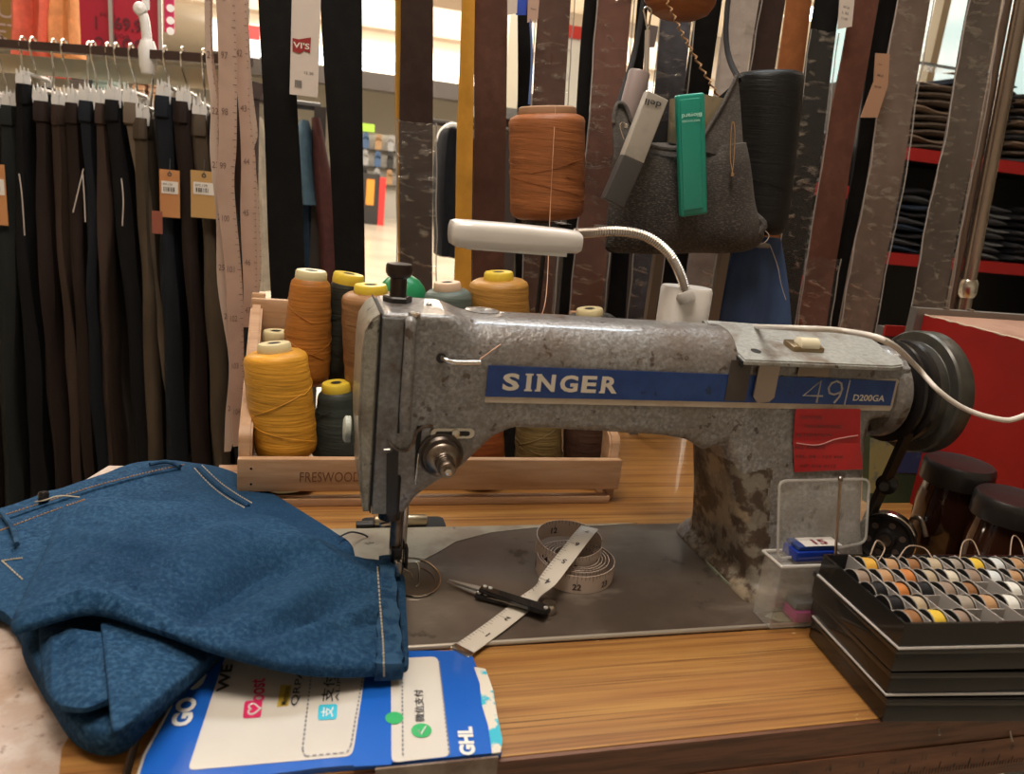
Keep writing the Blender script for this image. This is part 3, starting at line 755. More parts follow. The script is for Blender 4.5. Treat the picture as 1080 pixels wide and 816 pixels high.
# tags hanging among the straps
m_card = mat('tag_card', (.66, .56, .50), .6)
t = thing('paper_tag', 'white paper tag with a red batwing logo between the black straps', 'paper tag', P(321, 0, y=.45))
YT = .445
a_, b_ = P(308, -12, y=YT), P(336, 103, y=YT)
obj('card', bx(a_.x, b_.x - .001, YT, YT + .001, b_.z, a_.z), mat('tag_offwhite', (.62, .54, .49), .6), t, smooth=False)
def pp(px, py, y=YT): v = P(px, py, y=y); return (v.x, v.z)
lg = NB(); pts = [pp(*q) for q in ((308.5, 40), (315, 41.5), (321, 40.5), (328, 39.5), (327, 56), (321, 53.5), (316, 56.5), (308.5, 54))]
prism(lg, pts, (0, YT - .0003, 0), (1, 0, 0), (0, 0, 1), (0, -.0004, 0))
obj('logo', lg, mat('logo_red', (.30, .02, .02), .5), t, smooth=False)
lt = NB(); text(lt, "VI'S", P(309, 50, y=YT - .0009), (1, 0, 0), (0, 0, 1), width=.0185, height=.0065, n=(0, -1, 0), bold=.02)
obj('logo_lettering', lt, mat('logo_white', (.75, .68, .62), .5), t, smooth=False)
lt = NB(); text(lt, '12 30', P(321, 78, y=YT), (1, 0, 0), (0, 0, 1), width=.010, height=.003, n=(0, -1, 0), lift=.0005)
for k in range(7): bx(P(311 + k * 1.1, 88, y=YT).x, P(311.6 + k * 1.1, 88, y=YT).x, YT - .0006, YT - .0002, P(311, 92, y=YT).z, P(311, 84, y=YT).z, bm=lt)
obj('print', lt, m_ink, t, smooth=False)
def swing(label, pts, y, m, name='paper_tag', txt=None):
    t = thing(name, label, 'tag', P(*pts[0], y=y))
    b = NB(); prism(b, [pp(*q, y=y) for q in pts], (0, y, 0), (1, 0, 0), (0, 0, 1), (0, -.001, 0)); obj('card', b, m, t, smooth=False)
    if txt:
        b = NB()
        for s, px, py, w in txt: text(b, s, P(px, py, y=y - .0012), (1, 0, -.05), (0, 0, 1), width=w, height=w * .28, n=(0, -1, 0))
        obj('print', b, m_ink, t, smooth=False)
swing('beige card with a curved top edge, hanging at the left of the blue tab', [(535, -12), (546, -12), (545, 14), (535, 16)], .44, m_card)
swing('bright blue tab hanging at the top of the narrow black strap', [(544, -12), (557, -12), (555, 16), (544, 16)], .45, mat('tab_blue', (.03, .08, .50), .5))
swing('pinkish price tag right of the blue tab', [(557, -14), (570, -14), (567, 20), (556, 24)], .44, mat('tag_pink', (.50, .33, .26), .6), txt=[('RM', 560, 10, .006)])
swing('white printed tag at the top of the plain brown strap', [(886, -12), (902, -12), (898, 28), (883, 31)], .44, mat('tag_white', (.62, .55, .50), .6), txt=[('W 34', 889, 8, .010), ('L 32', 888, 14, .010), ('5 1220', 887, 20, .010)])
swing('tan tag with white label hanging between the plain brown and taupe straps', [(923, 56), (938, 57), (936, 90), (925, 124), (907, 124), (921, 86)], .44, mat('tag_tan', (.42, .24, .15), .6), txt=[('34', 926, 68, .006), ('8812', 925, 80, .010), ('RM 189', 922, 92, .011)])
swing('grey paper tag hanging high behind the bag', [(680, 25), (694, 28), (690, 50), (676, 50)], .50, mat('tag_grey', (.34, .28, .27), .6))
o = obj('ribbon', tube(NB(), [P(559, 20, y=.44), P(561, 60, y=.44), P(558, 110, y=.44)], .0014, 6, n=8), mat('ribbon_blue', (.10, .18, .45), .5), loc=P(560, 40, y=.44)); tag(o, 'thin blue ribbon hanging beside the narrow black strap', 'ribbon')

# ================================================================ HANGING TAPE MEASURES at the left
m_tape = mat('tape_pink_beige', (.50, .34, .27), .5, layers=[((.42, .28, .22), 20, .4, .7)])
m_tape2 = mat('tape_cream', (.52, .40, .33), .5)
def hang_tape(label, pts, y, w=.0145, m=m_tape, nums=None, start=40):
    """pts: (px,py,width factor, twist deg)"""
    sp = spline([tuple(map(float, p)) for p in pts], 46)
    t = thing('tape_measure', label, 'tape measure', P(pts[0][0], pts[0][1], y=y), 'tape measures hanging at the left')
    rings = []; mids = []
    for px, py, f, tw in sp:
        c = P(px, py, y=y); a = R(tw); u = Vector((math.cos(a), math.sin(a), 0)) * (w / 2 * f)
        nrm = Vector((-math.sin(a), math.cos(a), 0)) * .0004
        rings.append([c - u + nrm, c + u + nrm, c + u - nrm, c - u - nrm]); mids.append((c, u, nrm))
    obj('band', grid_loft(NB(), rings), m, t)
    b = NB(); acc = 0; k = 0; nextt = .004
    for i in range(1, len(mids)):
        seg = (mids[i][0] - mids[i - 1][0]).length
        while acc + seg > nextt:
            f = (nextt - acc) / seg; c = mids[i - 1][0].lerp(mids[i][0], f); u = mids[i][1]; nn = -mids[i][2].normalized()
            L_ = .42 if k % 4 == 0 else .22
            e = c + u * .96 + nn * .0007; s = c + u * (.96 - L_) + nn * .0007
            dn = Vector((0, 0, .00035))
            q = [b.verts.new(v) for v in (e + dn, s + dn, s - dn, e - dn)]; b.faces.new(q)
            if nums and k % 8 == 4:
                un = u.normalized()
                text(b, str(start + k // 8), c - u * .7 + nn * .0007 + Vector((0, 0, -.003)), un if un.x > 0 else -un, (0, 0, 1), height=.0062, width=.006 if start + k // 8 < 100 else .007, n=nn, lift=.0001)
            k += 1; nextt += .0065
        acc += seg
    obj('scale', b, mat('tape_print', (.20, .12, .10), .6), t, smooth=False)
    return t
hang_tape('broadest tape measure of the hanging bunch, running down its middle', [(236, -40, 1, 8), (240, 60, 1, 5), (240, 150, 1, 10), (238, 200, 1, 12), (247, 300, .95, 15), (250, 400, .9, 25), (252, 470, .8, 30)], .30, w=.017, nums=True, start=96)
hang_tape('tape measure on the left side of the bunch with a long wavy tail', [(218, -40, .35, 20), (220, 60, .4, 30), (226, 110, .5, 20), (226, 160, .6, 10), (234, 230, .8, 10), (236, 300, .9, 10), (246, 380, .7, 30), (244, 440, .9, 10), (240, 476, .5, 20)], .31, w=.014, m=m_tape2, nums=True, start=20)
hang_tape('tape measure on the right of the bunch numbered in the forties', [(250, -40, .9, 10), (254, 50, .9, -5), (258, 120, .7, 20), (262, 170, .9, 10), (262, 230, 1, 5), (264, 300, .9, 10), (262, 345, .8, 10)], .32, w=.016, nums=True, start=41)
hang_tape('narrow folded tape measure curling out to the right of the bunch', [(258, -40, .4, 40), (262, 50, .3, 60), (264, 100, .5, 30), (268, 140, .6, 20), (264, 160, .6, 10), (269, 200, .5, 30), (272, 280, .6, 20), (268, 320, .6, 20)], .335, w=.012, m=m_tape2)
hang_tape('tape measure turned nearly edge-on at the left of the bunch', [(222, -40, .6, 50), (222, 50, .5, 60), (232, 120, .5, 40), (236, 180, .5, 30), (232, 230, .6, 50), (240, 330, .4, 60), (252, 400, .4, 50)], .325, w=.013)
# ================================================================ SEWING TABLE
m_wood = mat('oak_laminate', (.42, .215, .060), .32, layers=[((.30, .130, .038), 5, .38, .62, (.7, 18, 6)), ((.20, .082, .026), 6, .50, .66, (.6, 46, 6)), ((.12, .048, .018), 8, .57, .70, (.5, 70, 6)), ((.60, .44, .22), 42, .70, .73, (.6, 1, 1))], bump=[(12, .12, .001, (1, 30, 1))], coat=.15)
m_edgewood = mat('table_edge_wood', (.16, .065, .032), .4, layers=[((.08, .03, .016), 9, .42, .62, (1.5, 10, 26)), ((.04, .016, .01), 16, .6, .75, (2, 10, 30))], bump=[(10, .15, .001, (1, 1, 20))])
m_worn = mat('worn_pinkish_board', (.42, .31, .25), .6, layers=[((.50, .41, .36), 40, .45, .60), ((.30, .14, .05), 7, .56, .68), ((.26, .17, .13), 120, .60, .68)], bump=[(90, .8, .003)])
tb = thing('sewing_table', 'wood grain sewing machine table with a dark edge strip', 'table', (.1, .05, 0))
TH = .028
hole = (-.112, .425, -.1045, .0765)      # the machine bed sits in this cut-out
top = NB()
bx(-.158, hole[0], -.2075, .235, -TH, 0, bm=top)
bx(hole[0], hole[1], -.2075, hole[2], -TH, 0, bm=top)
bx(hole[0], hole[1], hole[3], .235, -TH, 0, bm=top)
bx(hole[1], 1.05, -.2075, .235, -TH, 0, bm=top)
bx(.02, 1.05, .235, .40, -TH, 0, bm=top)
obj('table_top', top, m_wood, tb, smooth=False)
obj('edge_strip', bx(-.158, 1.05, -.2105, -.2076, -.055, -.0006), m_edgewood, tb, smooth=False, label='dark brown front edge strip')
lg_ = mat('table_steel', (.08, .075, .07), .5, metal=.6)
for x_ in (-.1, .95): obj('leg', bx(x_ - .02, x_ + .02, -.12, .16, FZ, -TH, bev=.002), lg_, tb)
# left extension board
ext = NB()
prism(ext, [(-.162, -.30), (-.162, .235), (-.262, .237), (-.318, .07), (-.300, -.30)], (0, 0, -TH), (1, 0, 0), (0, 1, 0), (0, 0, TH - .002))
eb = thing('side_board', 'worn pinkish side board joined to the left of the sewing table', 'board', (-.22, 0, -TH))
obj('board', ext, m_worn, eb, smooth=False)
obj('edge_lip', prism(NB(), [(-.1625, -.30), (-.1625, -.10), (-.190, -.10), (-.196, -.17), (-.188, -.21), (-.184, -.30)], (0, 0, -.002), (1, 0, 0), (0, 1, 0), (0, 0, .0015)), m_wood, eb, smooth=False, label='brown wood lip along the joint')
obj('leg', bx(-.24, -.20, -.1, .15, FZ, -TH, bev=.002), lg_, eb)
# ruler tape stuck to the front edge
rl = thing('edge_ruler', 'brown ruler tape stuck along the front edge of the table', 'ruler', (.25, -.2107, -.025))
obj('band', bx(.09, .62, -.2116, -.2108, -.046, -.024), mat('ruler_brown', (.21, .085, .042), .45, layers=[((.12, .045, .022), 14, .4, .6, (1, 1, 8))]), rl, smooth=False)
b = NB()
for k in range(212):
    x_ = .095 + k * .0025; L_ = .009 if k % 10 == 0 else (.006 if k % 5 == 0 else .0035)
    bx(x_, x_ + .0004, -.2120, -.2117, -.0455, -.0455 + L_, bm=b)
    if k % 10 == 4: text(b, str(20 - k // 10 if k // 10 < 20 else 1), (x_ - .002, -.2118, -.0335), (1, 0, 0), (0, 0, 1), height=.004, n=(0, -1, 0))
obj('scale', b, m_ink, rl, smooth=False)

# ================================================================ SEWING MACHINE
GREY = (.165, .150, .142)
m_cast = mat('hammered_grey_enamel', GREY, .36, layers=[((.25, .245, .24), 300, .44, .60), ((.135, .108, .092), 22, .45, .70), ((.060, .036, .026), 95, .605, .66), ((.04, .026, .02), 48, .66, .70)],
             bump=[(240, .55, .0016), (60, .25, .001)], spec=.7, coat=.55)
m_castd = mat('rusted_grey_enamel', (.20, .175, .14), .45, layers=[((.07, .045, .03), 55, .46, .54), ((.30, .24, .165), 30, .52, .60), ((.025, .018, .014), 18, .56, .66)], bump=[(180, .5, .0015)], spec=.5)
m_plate = mat('blue_grey_face_plate', (.135, .135, .135), .38, layers=[((.19, .19, .19), 280, .42, .62), ((.075, .052, .04), 36, .5, .66), ((.03, .022, .018), 90, .62, .68)], bump=[(320, .4, .001)], spec=.6, coat=.2)
m_seam = mat('black_seam', (.008, .007, .007), .7)
m_steel = mat('bright_steel', (.62, .58, .53), .22, metal=1)
m_oldsteel = mat('aged_steel', (.30, .25, .21), .32, metal=1, layers=[((.12, .08, .06), 60, .45, .65)])
m_blk = mat('oily_black', (.012, .010, .010), .25)
m_bed = mat('worn_steel_bed', (.20, .165, .135), .30, metal=.45, layers=[((.115, .085, .068), 5, .40, .62), ((.28, .24, .20), 9, .56, .72, (1, 2.5, 1)), ((.07, .05, .038), 28, .62, .70)], bump=[(9, .10, .002), (160, .06, .0006)], spec=.6)
m_bedp = mat('pale_enamel_bed', (.33, .29, .22), .4, layers=[((.25, .20, .15), 30, .45, .6), ((.05, .035, .025), 42, .66, .70)], bump=[(120, .2, .001)])
sm = thing('sewing_machine', 'grey industrial sewing machine with a blue SINGER band, set into the table', 'sewing machine', (.15, 0, 0))
BT = .003
bed = NB()
bx(hole[0] + .001, hole[1] - .001, hole[2] + .001, hole[3] - .001, -.03, BT, bm=bed, bev=.0022)
obj('bed', bed, m_bed, sm)
pe = [(-.111, -.01), (-.111, .0755), (.262, .0755), (.235, .066), (.16, .068), (.105, .062), (.065, .048), (.040, .030), (.02, .012), (-.01, .006), (-.05, .002)]
pe2 = [(-.111, .004), (-.111, .0752), (.24, .0752), (.20, .071), (.135, .070), (.09, .062), (.055, .046), (.035, .026), (.018, .012), (-.02, .008), (-.06, .006)]
obj('bed_enamel', prism(NB(), pe2, (0, 0, BT + .0001), (1, 0, 0), (0, 1, 0), (0, 0, .0005)), m_bedp, sm, label='pale enamel left on the rear of the bed')
obj('bed_edge', tube(NB(), [(hole[0] + .002, hole[2] + .0015, BT - .001), (.415, hole[2] + .0015, BT - .0008)], .0018, 8), mat('bare_edge_steel', (.48, .43, .37), .3, metal=.6), sm)
# ---- body casting: arm, head and column fused by a voxel remesh
bd = NB()
YF, YB = -.036, .040
head = [(-.0275, .205), (-.0275, .2175), (.022, .2175), (.034, .2140), (.12, .2145), (.25, .2150), (.40, .214), (.412, .206), (.412, .158), (.405, .150), (.30, .146), (.232, .120), (.215, .129), (.19, .1325),
        (.10, .1365), (.072, .1365), (.058, .130), (.047, .118), (.036, .106), (.020, .095), (.004, .083), (-.004, .069), (-.0275, .069)]
prism(bd, head, (0, YF, 0), (1, 0, 0), (0, 0, 1), (0, YB - YF, 0))
def rrect(cx, cy, w, h, r, z, n=6): return [Vector((cx + a, cy + c, z)) for a, c in rpoly(w, h, r, n)]
colr = []
for z, x0, x1, y0, y1 in ((BT + .001, .284, .402, -.082, .062), (.012, .280, .398, -.074, .058), (.03, .276, .392, -.062, .050), (.06, .270, .389, -.052, .046), (.10, .260, .387, -.044, .042), (.13, .246, .387, -.038, .040), (.16, .236, .390, -.036, .040), (.20, .24, .395, -.034, .038)):
    colr.append(rrect((x0 + x1) / 2, (y0 + y1) / 2, x1 - x0, y1 - y0, .014, z))
grid_loft(bd, colr)
# flange around the column foot
grid_loft(bd, [rrect(.345, -.006, .150, .166, .03, BT - .002), rrect(.345, -.006, .146, .162, .03, BT + .004), rrect(.343, -.008, .128, .148, .02, BT + .012)])
body = obj('casting', bd, m_cast, sm)
md = body.modifiers.new('r', 'REMESH'); md.mode = 'VOXEL'; md.voxel_size = .0016
md = body.modifiers.new('s', 'SMOOTH'); md.factor = .6; md.iterations = 14
dg = bpy.context.evaluated_depsgraph_get(); me2 = bpy.data.meshes.new_from_object(body.evaluated_get(dg))
body.modifiers.clear()
# round the top of the arm: squash towards a rounded cross-section
off = wloc(body)
for v in me2.vertices:
    x, y, z = v.co.x + off.x, v.co.y, v.co.z
    if z > .165 and x > -.03:
        # cross-section rounding of the upper arm
        yc, rr_ = .002, .038
        e = min(1, max(0, (x - .016) / .026)); e = e * e * (3 - 2 * e)
        r0 = .004 + (.027 if x < .249 else .006) * e
        ztop = .2175 - .003 * e
        if x > .249:
            zl = .2012 + .20 * y
            if z > zl: v.co.z = zl
            continue
        dy = abs(y - yc) - (rr_ - r0); dz = z - (ztop - r0)
        if dy > 0 and dz > 0:
            d = math.hypot(dy, dz)
            if d > r0:
                k = r0 / d; v.co.y = yc + math.copysign(rr_ - r0 + dy * k, y - yc); v.co.z = ztop - r0 + dz * k
me2.materials.clear(); me2.materials.append(m_cast); me2.materials.append(m_castd)
for f in me2.polygons:
    c = f.center; wob_ = .012 * noise.noise(Vector((c.x * 60, c.y * 60, c.z * 60)))
    if c.x + off.x < .292 + wob_ * .3 and c.x + off.x > .22 and c.z < .108 + wob_ and c.y < .040 and f.normal.x < .1 + wob_ * 8: f.material_index = 1
me2.polygons.foreach_set('use_smooth', [True] * len(me2.polygons))
body.data = me2
# ---- end (face) plate
fp = NB()
prism(fp, [(-.0400, .190), (-.0385, .204), (-.034, .2125), (-.0285, .2165), (-.0285, .0705), (-.0335, .0705), (-.0365, .088), (-.0385, .115), (-.0400, .140)], (0, YF + .001, 0), (1, 0, 0), (0, 0, 1), (0, YB - YF - .002, 0), bev=.0018)
obj('end_plate', fp, mat('end_plate_enamel', (.25, .23, .18), .38, layers=[((.32, .30, .25), 280, .42, .62), ((.13, .10, .07), 30, .5, .66), ((.045, .03, .022), 100, .60, .66)], bump=[(320, .4, .001)], spec=.6, coat=.2), sm)
obj('seam', bx(-.0290, -.0280, YF - .0004, YB, .0705, .2172), m_seam, sm, smooth=False)
# blue-grey front strip beside it, with the open slot for the bars
fs = NB()
prism(fs, [(-.0275, .2145), (-.0128, .2145), (-.0128, .128), (-.0145, .122), (-.0165, .112), (-.0165, .070), (-.0275, .070)], (0, YF - .0018, 0), (1, 0, 0), (0, 0, 1), (0, .003, 0), bev=.0006)
obj('front_plate', fs, m_plate, sm)
obj('front_plate_seam', bx(-.0127, -.0112, YF - .0012, YF + .002, .132, .2125), m_seam, sm, smooth=False)
# rounded guard rib for the take-up lever
rib = NB()
pts = [(-.0085, YF - .001, .2130), (-.0085, YF - .0045, .2085), (-.0085, YF - .005, .18), (-.0085, YF - .005, .150), (-.0078, YF - .0035, .136)]
tube(rib, pts, lambda u: .0042, 12, n=24)
obj('lever_guard', rib, m_cast, sm)
obj('lever_guard_tip', lathe(NB(), [(0, -.002), (.004, -.001), (.0045, .001), (0, .002)], (-.006, YF + .001, .2172), (0, 0, 1), 16, cap=False), m_steel, sm)
# lower lip under the guard and thread slot
lip = NB()
tube(lip, [(-.019, YF - .002, .128), (-.014, YF - .003, .121), (-.006, YF - .003, .1195), (-.001, YF - .003, .126), (.0005, YF - .003, .133), (.005, YF - .003, .1375), (.012, YF - .0018, .138)], .0011, 8, n=30)
obj('thread_guard_wire', lip, m_oldsteel, sm)
obj('slot', prism(NB(), [(-.0195, .117), (-.0112, .121), (-.0095, .07), (-.0172, .0695)], (0, YF - .0024, 0), (1, 0, 0), (0, 0, 1), (0, .004, 0)), m_blk, sm, smooth=False, label='dark open slot for the needle bar')
obj('slot', prism(NB(), [(.0008, .1375), (.0048, .1375), (.0036, .112), (.0016, .100)], (0, YF - .0009, 0), (1, 0, 0), (0, 0, 1), (0, .003, 0)), m_seam, sm, smooth=False)
obj('take_up_wire', tube(NB(), [(-.0215, YF - .004, .1205), (-.0175, YF - .006, .1215)], .0009, 6), m_steel, sm)
obj('check_spring', tube(NB(), [(.0030, YF - .004, .118), (.0026, YF - .0045, .108), (.0024, YF - .003, .094)], .0006, 6), m_steel, sm)
# front thread hook
tk = P(467, 378, y=YF - .002); te = P(506, 381, y=YF - .008)
obj('thread_hook', tube(NB(), [tk + Vector((-.001, .004, 0)), tk + Vector((0, -.006, .001)), tk + Vector((.006, -.008, -.0005)), te + Vector((0, -.002, -.0005))], .0018, 10, n=16), m_steel, sm)
obj('thread_hook_boss', lathe(NB(), [(.0035, 0), (.0035, .002), (.002, .003)], (tk.x - .001, YF + .0005, tk.z), (0, -1, 0), 14), m_blk, sm)
# slotted thread guide plate
gx = P(477, 456, y=YF).x; gz = P(477, 456, y=YF).z
gp = [(a, b) for a, b in rpoly(.032, .0078, .0038)]
bz = NB(); prism(bz, gp, (gx, YF - .0004, gz), (1, 0, .02), (0, 0, 1), (0, -.0022, 0), bev=.0005)
obj('guide_plate', bz, m_steel, sm)
obj('guide_plate_slot', prism(NB(), rpoly(.025, .0036, .0017), (gx, YF - .0027, gz), (1, 0, .02), (0, 0, 1), (0, -.0003, 0)), m_seam, sm, smooth=False)
obj('guide_screw', lathe(NB(), [(.003, 0), (.003, .0012), (.002, .0018)], (gx + .002, YF - .0028, gz + .0004), (0, -1, 0), 14), m_steel, sm)
# tension dial, a stack of discs and a coiled spring
tc_ = P(468, 490, y=YF - .012); tx, tz = tc_.x, tc_.z + .002
td = NB()
lathe(td, [(.0165, 0), (.0165, .003), (.0145, .0034), (.0145, .005), (.0150, .0054), (.0135, .0075)], (tx - .001, YF - .0003, tz + .002), (0, -1, 0), 36)
m_dsteel = mat('dark_disc_steel', (.085, .07, .06), .34, metal=.9)
obj('tension_disc', td, m_dsteel, sm)
td = NB(); lathe(td, [(.0070, .006), (.0118, .0072), (.0124, .0082), (.0118, .0092), (.0075, .0112), (.0065, .0112)], (tx, YF, tz), (0, -1, 0), 32); obj('tension_disc', td, m_oldsteel, sm)
sp_ = [(tx + math.cos(a * .5) * (.0066 - .00005 * a), YF - .0112 - a * .00022, tz + math.sin(a * .5) * (.0066 - .00005 * a)) for a in range(0, 52)]
obj('tension_spring', tube(NB(), sp_, .0007, 6), m_oldsteel, sm)
obj('tension_nut', lathe(NB(), [(.0055, .019), (.0062, .020), (.0062, .0265), (.0052, .028), (.0028, .028), (.0026, .0305), (.0008, .0305)], (tx, YF, tz), (0, -1, 0), 28, wob=lambda a, h: .03 * math.sin(a * 14) if .0195 < h < .027 else 0), m_oldsteel, sm)
obj('tension_post', lathe(NB(), [(.0024, 0), (.0024, .0315), (.0015, .032)], (tx, YF, tz), (0, -1, 0), 14), m_steel, sm)
# presser regulator screw on top
kx, ky = -.0126, .012
obj('lock_nut', lathe(NB(), [(.0102, 0), (.0108, .001), (.0108, .004), (.0095, .005)], (kx, ky, .2170), seg=6), m_blk, sm, smooth=False)
obj('regulator_screw', lathe(NB(), [(.0062, .004), (.0062, .018), (.0085, .0195), (.0098, .022), (.0098, .027), (.0088, .0285), (.001, .0285)], (kx, ky, .2170), seg=30), mat('blackened_brass', (.045, .03, .024), .3, metal=.7), sm)
# little screw heads
def screw(x, y, z, ax, r=.0022): 
    b = NB(); lathe(b, [(r, 0), (r, .0008), (r * .7, .0013)], (x, y, z), ax, 14); return obj('screw', b, m_oldsteel, sm)
screw(.010, .006, .2174, (0, 0, 1))
# oval bump and cap on arm top
obj('oil_cap', lathe(NB(), [(.014, -.003), (.013, .0006), (.009, .0016), (.001, .002)], (.052, .012, .2142), seg=30), m_cast, sm)
# white knob at the back left
kk = P(384, 453, y=.030)
obj('lifter_knob', lathe(NB(), [(.0085, 0), (.0105, .001), (.0105, .005), (.008, .0065)], (-.040, .031, kk.z), (-1, 0, 0), 24), mat('greenish_white_plastic', (.50, .52, .44), .4), sm, label='greenish white knob')
# needle bar, presser bar, foot
obj('bar_bushing', lathe(NB(), [(.0085, .064), (.0085, .098), (.0078, .1)], (-.0135, -.030, 0), seg=20), m_blk, sm)
obj('presser_bar', lathe(NB(), [(.0044, .030), (.0046, .034), (.0046, .105)], (-.006, -.014, 0), seg=20), m_oldsteel, sm)
obj('needle_bar', lathe(NB(), [(.0034, .026), (.0036, .030), (.0036, .105)], (.0005, -.006, 0), seg=18), m_steel, sm)
ft = NB(); bx(-.0095, -.001, -.022, -.008, .022, .034, bm=ft, bev=.001); bx(-.0085, -.002, -.024, -.010, .0125, .022, bm=ft, bev=.001); bx(.0015, .004, -.020, -.010, .014, .032, bm=ft, bev=.0006)
obj('presser_foot', ft, m_blk, sm)
ft = NB(); bx(-.0075, -.0015, -.0275, -.0215, .0135, .027, bm=ft, bev=.0008); cyl(ft, (-.0045, -.0275, .0245), .0026, .003, (0, -1, 0), 12); tube(ft, [(.000, -.024, .018), (.006, -.023, .014), (.008, -.023, .008)], .0008, 6)
obj('foot_clamp', ft, m_steel, sm)
obj('needle', tube(NB(), [(.0012, -.012, .028), (.0012, -.012, .004)], .0006, 6), m_steel, sm)
obj('foot_guard_wire', tube(NB(), [(.010, -.022, .022), (.012, -.024, .019), (.0125, -.026, .006), (.010, -.028, .004)], .0006, 6, n=12), m_steel, sm)
obj('bar_screw', cyl(NB(), (-.012, -.016, .052), .0018, .007, (-1, -.3, 0), 10), m_steel, sm)
# ring (slide plate rim) around the needle
ring = [( .010 + .0215 * math.cos(a), -.012 + .030 * math.sin(a), BT + .0012) for a in [2 * PI * k / 60 for k in range(61)]]
obj('needle_plate', prism(NB(), [(.010 + .021 * math.cos(a), -.012 + .0295 * math.sin(a)) for a in [2 * PI * k / 48 for k in range(48)]], (0, 0, BT - .001), (1, 0, 0), (0, 1, 0), (0, 0, .0013)), mat('needle_plate_steel', (.20, .15, .115), .28, metal=.8), sm)
obj('needle_plate_rim', tube(NB(), ring, .0007, 6, cap=False), m_steel, sm)
obj('thread_ring', tube(NB(), [(.014 + .013 * math.cos(a), -.018 + .020 * math.sin(a), BT + .0008) for a in [PI * 1.15 * k / 30 - .6 for k in range(31)]], .0004, 5), m_oldsteel, sm)
# hinge at the back of the bed
hn = NB(); h0, h1 = P(395, 556, z=BT), P(453, 556, z=BT)
prism(hn, rpoly(.075, .026, .006), ((h0.x + h1.x) / 2 + .003, .088, .0006), (1, 0, 0), (0, 1, 0), (0, 0, .0012)); obj('hinge_recess', hn, m_seam, sm, smooth=False)
obj('hinge', lathe(NB(), [(.0050, 0), (.0058, .001), (.0058, .046), (.0050, .047)], (h0.x, .083, .0065), (1, 0, 0), 20), mat('hinge_brass', (.55, .45, .30), .3, metal=.9), sm)
obj('hinge', bx(h0.x - .016, h0.x, .078, .086, .0008, .006, bev=.001), lg_, sm)
# ---- blue badge
yb = YF - .0007
def bb(px, py, y=None): v = P(px, py, y=y if y is not None else yb); return (v.x, v.z)
L0, L1 = bb(515, 385), bb(515, 418); R0, R1 = bb(940, 395), bb(938, 430)
m_blue = mat('badge_blue', (.010, .045, .21), .35, layers=[((.02, .07, .26), 50, .45, .7), ((.01, .02, .07), 70, .66, .7)])
m_cream = mat('badge_cream', (.55, .47, .38), .4, layers=[((.42, .32, .24), 40, .5, .7)])
bg = obj('badge_border', prism(NB(), [(L0[0], L1[1] - .0045), (R1[0] + .001, L1[1] - .0035), (R1[0] + .0045, L1[1] + .002), (R1[0] + .0045, L0[1] - .001), (R1[0] + .001, L0[1] + .0012), (R1[0] - .003, L0[1] + .0012), (L0[0], L1[1])], (0, yb + .0012, 0), (1, 0, 0), (0, 0, 1), (0, -.0012, 0)), m_cream, sm, smooth=False)
obj('badge', prism(NB(), [(L0[0], L1[1]), (R1[0], L1[1] + .0012), (R1[0], L0[1] - .0005), (L0[0], L0[1])], (0, yb, 0), (1, 0, 0), (0, 0, 1), (0, -.0006, 0)), m_blue, sm, smooth=False)
m_let = mat('badge_lettering', (.72, .66, .56), .4)
bh = L0[1] - L1[1]
b = NB()
a0 = P(529, 412, y=yb); a1 = P(650, 414, y=yb); lsp = (a1.x - a0.x) / 6.0
for i, ch in enumerate('SINGER'):
    wch = (17, 5, 19, 19, 16, 18)[i] / 121 * .0975
    xs_ = (0, 24, 35, 59, 82, 103)[i] / 121 * (a1.x - a0.x)
    text(b, ch, (a0.x + xs_, yb - .0006, L1[1] + bh * .22), (1, 0, 0), (0, 0, 1), width=wch * (a1.x - a0.x) / .0975, height=bh * .56, n=(0, -1, 0), lift=.0003, bold=.035)
    if ch in 'INR':   # slab serifs
        xw = wch * (a1.x - a0.x) / .0975
        for zz in (L1[1] + bh * .22, L1[1] + bh * .22 + bh * .56 - .0012):
            if ch == 'R' and zz > L1[1] + bh * .5: continue
            bx(a0.x + xs_ - .0010, a0.x + xs_ + (xw + .001 if ch == 'I' else .0032), yb - .0010, yb - .0006, zz, zz + .0012, bm=b)
obj('lettering', b, m_let, sm, smooth=False)
b = NB(); e0_ = P(846, 419, y=yb); e1_ = P(894, 421, y=yb)
def outline_num(b, s, x, z, w, h, r):
    st_ = {'4': [[(.75, 0), (.75, 1), (0, .3), (1, .3)]], '9': [[(.9 + .1 * 0, .65), (.8, .9), (.5, 1), (.18, .9), (.08, .68), (.2, .45), (.5, .38), (.8, .48), (.92, .7), (.85, .3), (.6, 0)]], '1': [[(.5, 0), (.5, 1)]]}[s]
    for pl_ in st_: tube(b, [(x + p * w, yb - .0008, z + q * h) for p, q in pl_], r, 6)
numw = (e1_.x - e0_.x)
outline_num(b, '4', e0_.x, L1[1] + bh * .1, numw * .42, bh * .8, .0009)
outline_num(b, '9', e0_.x + numw * .48, L1[1] + bh * .1, numw * .36, bh * .8, .0009)
outline_num(b, '1', e0_.x + numw * .86, L1[1] + bh * .02, numw * .16, bh * .93, .0006)
obj('model_number', b, mat('badge_number_silver', (.52, .47, .42), .3, metal=.5), sm)
b = NB(); n0 = P(899, 420, y=yb); n1 = P(932, 421, y=yb)
text(b, 'D200GA', (n0.x, yb - .0006, L1[1] + bh * .2), (1, 0, 0), (0, 0, 1), width=n1.x - n0.x, height=bh * .24, n=(0, -1, 0), lift=.0003, bold=.02)
obj('model_code', b, m_let, sm, smooth=False)
